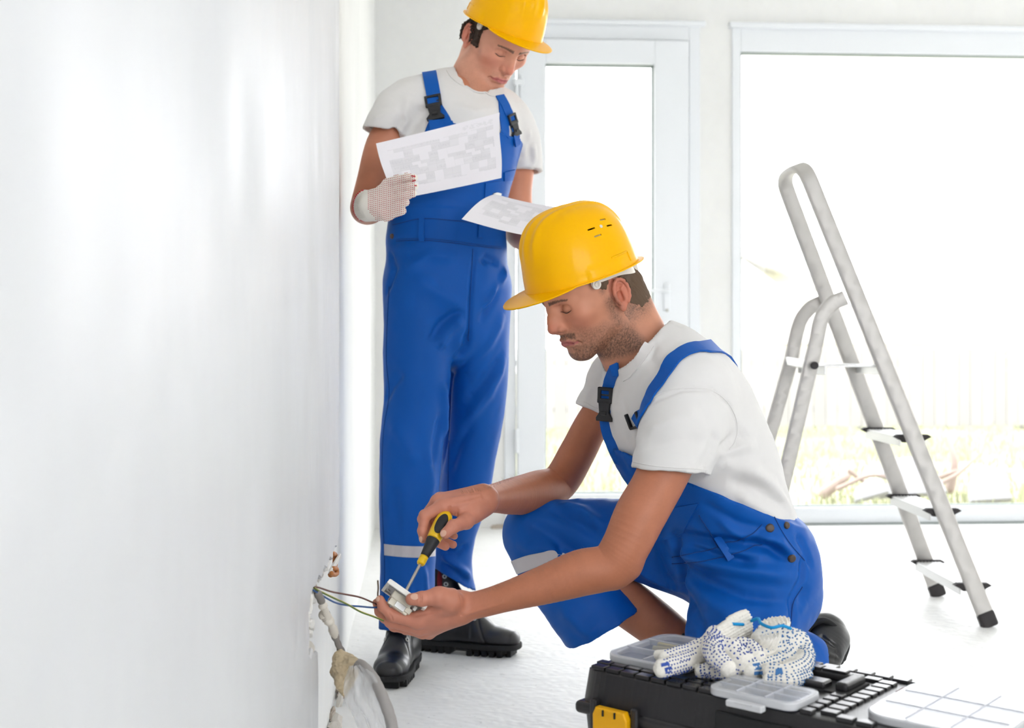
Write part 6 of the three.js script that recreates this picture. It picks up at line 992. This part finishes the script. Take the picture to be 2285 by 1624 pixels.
// ---------------------------------------------------------------- screwdriver and the socket being wired
{
  const A = P(998, 1146, 2.645), B = P(904, 1322, 2.545), ax = B.clone().sub(A), L = ax.length(), [x, y, z] = frameY(ax, BK), at = (q) => place(q, A, x, y, z);
  const g = thing('screwdriver', 'yellow and black screwdriver in the hand of the crouching person', 'screwdriver', A), m = q => at(q).translate(-A.x, -A.y, -A.z), s = L / 197 ;
  const r = k => k;
  mesh('handle', m(lathe([[0, -0.004], [0.006, -0.003], [0.0115, 0.002], [0.0148, 0.010], [0.0160, 0.021], [0.0158, 0.034], [0.0148, 0.048], [0.0138, 0.058], [0.0128, 0.0615], [0, 0.062]], 40)), std(0xf4c60a, { roughness: 0.32, clearcoat: 0.4 }), g);
  mesh('grip_neck', m(lathe([[0.0129, 0.0605], [0.0126, 0.066], [0.0110, 0.078], [0.0094, 0.090], [0.0082, 0.100], [0, 0.101]], 36)), std(0x202022, { roughness: 0.55 }), g);
  mesh('collar', m(join([lathe([[0, 0.0995], [0.0080, 0.0995], [0.0082, 0.104], [0.0074, 0.1045], [0.0074, 0.106], [0.0082, 0.1065], [0.0080, 0.115], [0.0064, 0.118], [0, 0.118]], 30)])), std(0xf0c312, { roughness: 0.4 }), g);
  mesh('shaft', m(lathe([[0, 0.117], [0.0028, 0.117], [0.0028, L - 0.008], [0.0020, L - 0.002], [0, L]], 16)), std(0xb9b2aa, { metalness: 0.9, roughness: 0.35 }), g);
  const F = new Field().add({ f: (X, Y, Z) => { const d = V(X, Y, Z).sub(A), t = d.dot(y), rad = Math.hypot(d.dot(x), d.dot(z)); const rr2 = t < 0.02 ? mix(0.0130, 0.0160, clamp((t - 0.004) / 0.016, 0, 1)) : mix(0.0160, 0.0136, clamp((t - 0.022) / 0.038, 0, 1)); return rad - rr2; } });
  // ribbed oval insert on the side that faces the viewer
  const pos = [], idx = [], nu = 24, nv = 40; for (let j = 0; j <= nv; j++) for (let i = 0; i <= nu; i++) { const t = 0.0315 + 0.0215 * (j / nv * 2 - 1), hw = 0.66 * Math.sqrt(Math.max(0, 1 - ((t - 0.0315) / 0.0218) ** 2)), a = (i / nu * 2 - 1) * hw - 0.10; const rad = mix(0.0160, 0.0143, clamp((t - 0.02) / 0.035, 0, 1)) * (t < 0.02 ? mix(0.92, 1, t / 0.02) : 1) + 0.0011 + 0.0003 * Math.sin(t * 2600); pos.push(x.x * Math.cos(a) * rad + z.x * Math.sin(a) * rad + y.x * t, x.y * Math.cos(a) * rad + z.y * Math.sin(a) * rad + y.y * t, x.z * Math.cos(a) * rad + z.z * Math.sin(a) * rad + y.z * t); }
  for (let j = 0; j < nv; j++) for (let i = 0; i < nu; i++) { const p = j * (nu + 1) + i; idx.push(p, p + nu + 1, p + 1, p + 1, p + nu + 1, p + nu + 2); }
  const ins = new THREE.BufferGeometry(); ins.setAttribute('position', new THREE.BufferAttribute(new Float32Array(pos), 3)); ins.setIndex(idx); ins.computeVertexNormals(); mesh('grip_insert', ins, std(0x1f1f21, { roughness: 0.6, side: THREE.DoubleSide }), g);
}
{
  const c = P(899, 1338, 2.487), n = D(-0.53, -0.75, 0.40).normalize(), e1 = D(0.81, -0.585, 0.02).addScaledVector(n, -D(0.81, -0.585, 0.02).dot(n)).normalize(), e2 = n.clone().cross(e1);
  const g = thing('wall_socket', 'white wall socket with its frame and open back, held in the left hand', 'socket', c), put = q => place(q, V(), e1, e2, n), wh = std(0xf3f1ec, { roughness: 0.4 }), cr = std(0xe6dfcd, { roughness: 0.55 }), mt = std(0xb9bab8, { metalness: 0.8, roughness: 0.35 }), gr = std(0xa7a6a9, { metalness: 0.5, roughness: 0.4 });
  const fr = new THREE.Shape([[-0.040, -0.040], [0.040, -0.040], [0.040, 0.040], [-0.040, 0.040]].map(a => new THREE.Vector2(...a))); fr.holes.push(new THREE.Path([[-0.0365, -0.0365], [-0.0365, 0.0365], [0.0365, 0.0365], [0.0365, -0.0365]].map(a => new THREE.Vector2(...a))));
  const frame = mesh('cover_frame', put(join([new THREE.ExtrudeGeometry(fr, { depth: 0.006, bevelSize: 0.0012, bevelThickness: 0.0012, bevelSegments: 2 }).translate(0, 0, -0.0072), box(0.078, 0.078, 0.002, 0, 0, -0.0085, 0.0005)])), wh, g);
  mesh('mounting_plate', put(join([box(0.071, 0.071, 0.0012, 0, 0, -0.003, 0.0003), box(0.071, 0.002, 0.003, 0, 0.03, -0.0015), box(0.071, 0.002, 0.003, 0, -0.03, -0.0015)])), gr, g);
  const ins = mesh('insert', put(join([box(0.040, 0.044, 0.014, -0.002, 0.002, 0.005, 0.002), box(0.040, 0.018, 0.014, 0.000, 0.010, 0.017, 0.0015), box(0.012, 0.044, 0.010, 0.018, 0, 0.015, 0.0015), box(0.014, 0.016, 0.012, -0.014, -0.014, 0.016, 0.0015)])), cr, g);
  mesh('terminal', put(join([box(0.010, 0.014, 0.010, -0.004, -0.012, 0.016, 0.001), box(0.020, 0.003, 0.012, 0.002, 0.0195, 0.0165, 0.0005), box(0.020, 0.003, 0.012, 0.002, 0.0155, 0.0175, 0.0005)])), mt, ins);
  for (const [a, b] of [[-0.012, 0.012], [0.010, -0.016], [-0.014, -0.006]]) mesh('terminal_screw', put(lathe([[0, 0.002], [0.0026, 0.002], [0.003, 0]], 14).rotateX(Math.PI / 2).translate(a, b, 0.0245)), mt, ins);
  mesh('claw', put(join([box(0.006, 0.010, 0.008, 0.026, 0.012, 0.004, 0.001), box(0.006, 0.010, 0.008, 0.026, -0.012, 0.004, 0.001)])), wh, g);
  for (const [a, b] of [[-0.028, 0.027], [-0.030, -0.010]]) mesh('frame_screw', put(lathe([[0, 0.0015], [0.0024, 0.0013], [0.003, 0]], 14).rotateX(Math.PI / 2).translate(a, b, -0.002)), mt, g);
  mesh('busbar', put(box(0.010, 0.006, 0.003, -0.016, -0.002, 0.0125, 0.0005)), std(0xb0453a, { metalness: 0.4, roughness: 0.4 }), ins);
}
// ---------------------------------------------------------------- wires, conduit and plastic bag by the damaged wall
{
  const w = (name, pts, r, mat, label) => tag(mesh(name, tubeGeo(pts.map(pp), r, 80, 8), mat), label, 'wire');
  w('wire', [[700, 1309, 2.215], [712, 1311, 2.25], [740, 1320, 2.31], [772, 1326, 2.38], [805, 1333, 2.43], [836, 1346, 2.475], [860, 1356, 2.485]], 0.0016, std(0x6f4a40, { roughness: 0.5 }), 'brown wire running from the hole in the wall to the socket');
  w('wire', [[698, 1316, 2.215], [715, 1326, 2.25], [745, 1343, 2.31], [772, 1350, 2.38], [805, 1353, 2.43], [838, 1355, 2.475], [862, 1352, 2.485]], 0.0016, std(0x2f5c9a, { roughness: 0.5 }), 'blue wire running from the hole in the wall to the socket');
  const gy = texture(64, 64, (u, v) => (v * 2) % 1 < 0.5 ? [0.80, 0.72, 0.28] : [0.38, 0.52, 0.26], { srgb: true, repeat: [1, 1] }); const yg = [[700, 1311, 2.21], [716, 1320, 2.25], [745, 1334, 2.31], [775, 1348, 2.38], [805, 1365, 2.43], [835, 1376, 2.47], [862, 1387, 2.49]];
  const cg = new THREE.TubeGeometry(new THREE.CatmullRomCurve3(yg.map(pp)), 80, 0.0017, 10, false); { const uv = cg.attributes.uv; for (let i = 0; i < uv.count; i++) uv.setXY(i, uv.getX(i), uv.getY(i)); } const m = mesh('wire', cg, std(0xffffff, { map: gy, roughness: 0.5 })); tag(m, 'yellow and green striped wire, lowest of the three from the wall', 'wire');
  w('wire', [[843, 1296, 2.49], [844, 1312, 2.49], [843, 1326, 2.49], [845, 1345, 2.49]], 0.0015, std(0x6a5a50, { roughness: 0.6 }), 'short brown wire end standing straight up beside the socket');
  // cable sheath with plaster on it, hanging out of the chase
  const g = thing('conduit', 'grey cable conduit hanging from the broken wall and bending to the floor', 'conduit', P(768, 1465, 2.36)), L = q => q.translate(-g.position.x, -g.position.y, -g.position.z);
  const gm = std(0x8f8a86, { roughness: 0.85 }), pl = std(0xe2dbcf, { roughness: 1 });
  mesh('upper_pipe', L(tubeGeo([[708, 1322, 2.24], [717, 1340, 2.26], [727, 1368, 2.285], [740, 1398, 2.31], [752, 1430, 2.335], [765, 1462, 2.36], [772, 1478, 2.365]].map(pp), t => 0.0060 + 0.0006 * Math.sin(t * 60) + 0.0008 * Math.sin(t * 23), 90, 10)), gm, g);
  mesh('plaster_crust', [L(tubeGeo([[721, 1352, 2.265], [730, 1375, 2.285], [741, 1398, 2.30], [748, 1420, 2.325]].map(pp), t => 0.0070 + 0.0018 * noise(t * 14, 3, 5), 60, 9)), L(tubeGeo([[722, 1372, 2.285], [735, 1386, 2.29]].map(pp), t => 0.0075 + 0.002 * noise(t * 9, 1, 2), 30, 8))], pl, g);
  mesh('hose', L(tubeGeo([[772, 1478, 2.365], [790, 1480, 2.33], [812, 1488, 2.29], [834, 1515, 2.25], [856, 1560, 2.20], [870, 1600, 2.17], [878, 1640, 2.14], [882, 1700, 2.12]].map(pp), t => 0.0092 + 0.0005 * noise(t * 40, 1, 7), 110, 14)), std(0xaaa6a3, { roughness: 0.75 }), g);
  // brown tape wound round the joint
  const T = new Field().add(limb(rows([762, 1470, 2.345, 0.014], [772, 1490, 2.335, 0.021], [770, 1515, 2.325, 0.017], [764, 1530, 2.32, 0.009]), BK), 0.01).add(limb(rows([756, 1480, 2.35, 0.008], [750, 1500, 2.35, 0.011], [752, 1508, 2.35, 0.006]), BK), 0.006).add(limb(rows([780, 1478, 2.325, 0.012], [796, 1478, 2.31, 0.006], [804, 1477, 2.305, 0.0035]), BK), 0.006).add(limb(rows([760, 1444, 2.35, 0.004], [757, 1470, 2.35, 0.007]), BK), 0.006).add(limb(rows([762, 1525, 2.32, 0.012], [768, 1545, 2.31, 0.006]), BK), 0.006);
  T.extra = (d, x, y, z) => d + 0.0028 * noise(x * 90, y * 160, z * 90) + 0.0012 * noise(x * 260, y * 320, z * 260);
  mesh('tape_wrap', L(skin(T, around([P(745, 1440, 2.35), P(810, 1550, 2.3)], 0.05), 0.0024)), std(0xdcc9a6, { roughness: 0.65, transmission: 0.15 }), g);
  // clear plastic bag drooping from the joint
  const bp = [], bi = [], nu = 30, nv = 44; const lf = new THREE.CatmullRomCurve3([[780, 1484, 2.30], [768, 1520, 2.29], [770, 1560, 2.275], [785, 1595, 2.255], [800, 1630, 2.23], [815, 1680, 2.21]].map(pp)), rt = new THREE.CatmullRomCurve3([[806, 1482, 2.285], [834, 1506, 2.24], [852, 1550, 2.20], [864, 1590, 2.17], [874, 1640, 2.14], [878, 1690, 2.12]].map(pp));
  for (let j = 0; j <= nv; j++) { const a = lf.getPoint(j / nv), b = rt.getPoint(j / nv); for (let i = 0; i <= nu; i++) { const t = i / nu, q = a.clone().lerp(b, t); const pleat = 0.010 * Math.sin(Math.PI * t) * (0.6 + Math.sin(t * 17 + 2.2 * Math.sin(j * 0.11)) * 0.5) + 0.005 * noise(t * 9, j * 0.18, 4) + 0.003 * noise(t * 22, j * 0.5, 8); q.addScaledVector(BK, pleat); bp.push(q.x, q.y, q.z); } }
  for (let j = 0; j < nv; j++) for (let i = 0; i < nu; i++) { const a = j * (nu + 1) + i; bi.push(a, a + nu + 1, a + 1, a + 1, a + nu + 1, a + nu + 2); }
  const bg = new THREE.BufferGeometry(); bg.setAttribute('position', new THREE.BufferAttribute(new Float32Array(bp), 3)); bg.setIndex(bi); bg.computeVertexNormals();
  tag(mesh('plastic_bag', bg, new THREE.MeshPhysicalMaterial({ color: 0xffffff, roughness: 0.3, transparent: true, opacity: 0.40, side: THREE.DoubleSide, specularIntensity: 1, clearcoat: 1, clearcoatRoughness: 0.15 })), 'crumpled clear plastic bag hanging under the taped conduit joint', 'bag');
  // copper-coloured conduit ends and a white strip sticking out of the wall further up
  const orange = std(0xb9763f, { roughness: 0.6 });
  const og = thing('cable_stub', 'orange corrugated cable stub looping out of the broken wall above the wires', 'cable', P(744, 1250, 2.72)), OL = q => q.translate(-og.position.x, -og.position.y, -og.position.z);
  mesh('loop', OL(tubeGeo([[741, 1236, 2.70], [748, 1240, 2.73], [748, 1258, 2.72], [743, 1272, 2.68], [738, 1282, 2.63]].map(pp), 0.0055, 40, 9)), orange, og); mesh('loop', OL(tubeGeo([[744, 1268, 2.62], [751, 1270, 2.64], [752, 1278, 2.64], [745, 1282, 2.62], [740, 1279, 2.60]].map(pp), 0.0045, 40, 9)), orange, og);
  tag(mesh('plaster_strip', bar(P(758, 1240, 2.74), P(737, 1276, 2.60), 0.010, 0.006, BK, 0.002), M.chunk), 'thin white strip of plaster sticking out beside the orange cable stub', 'plaster');
}
renderer.render(scene, camera);
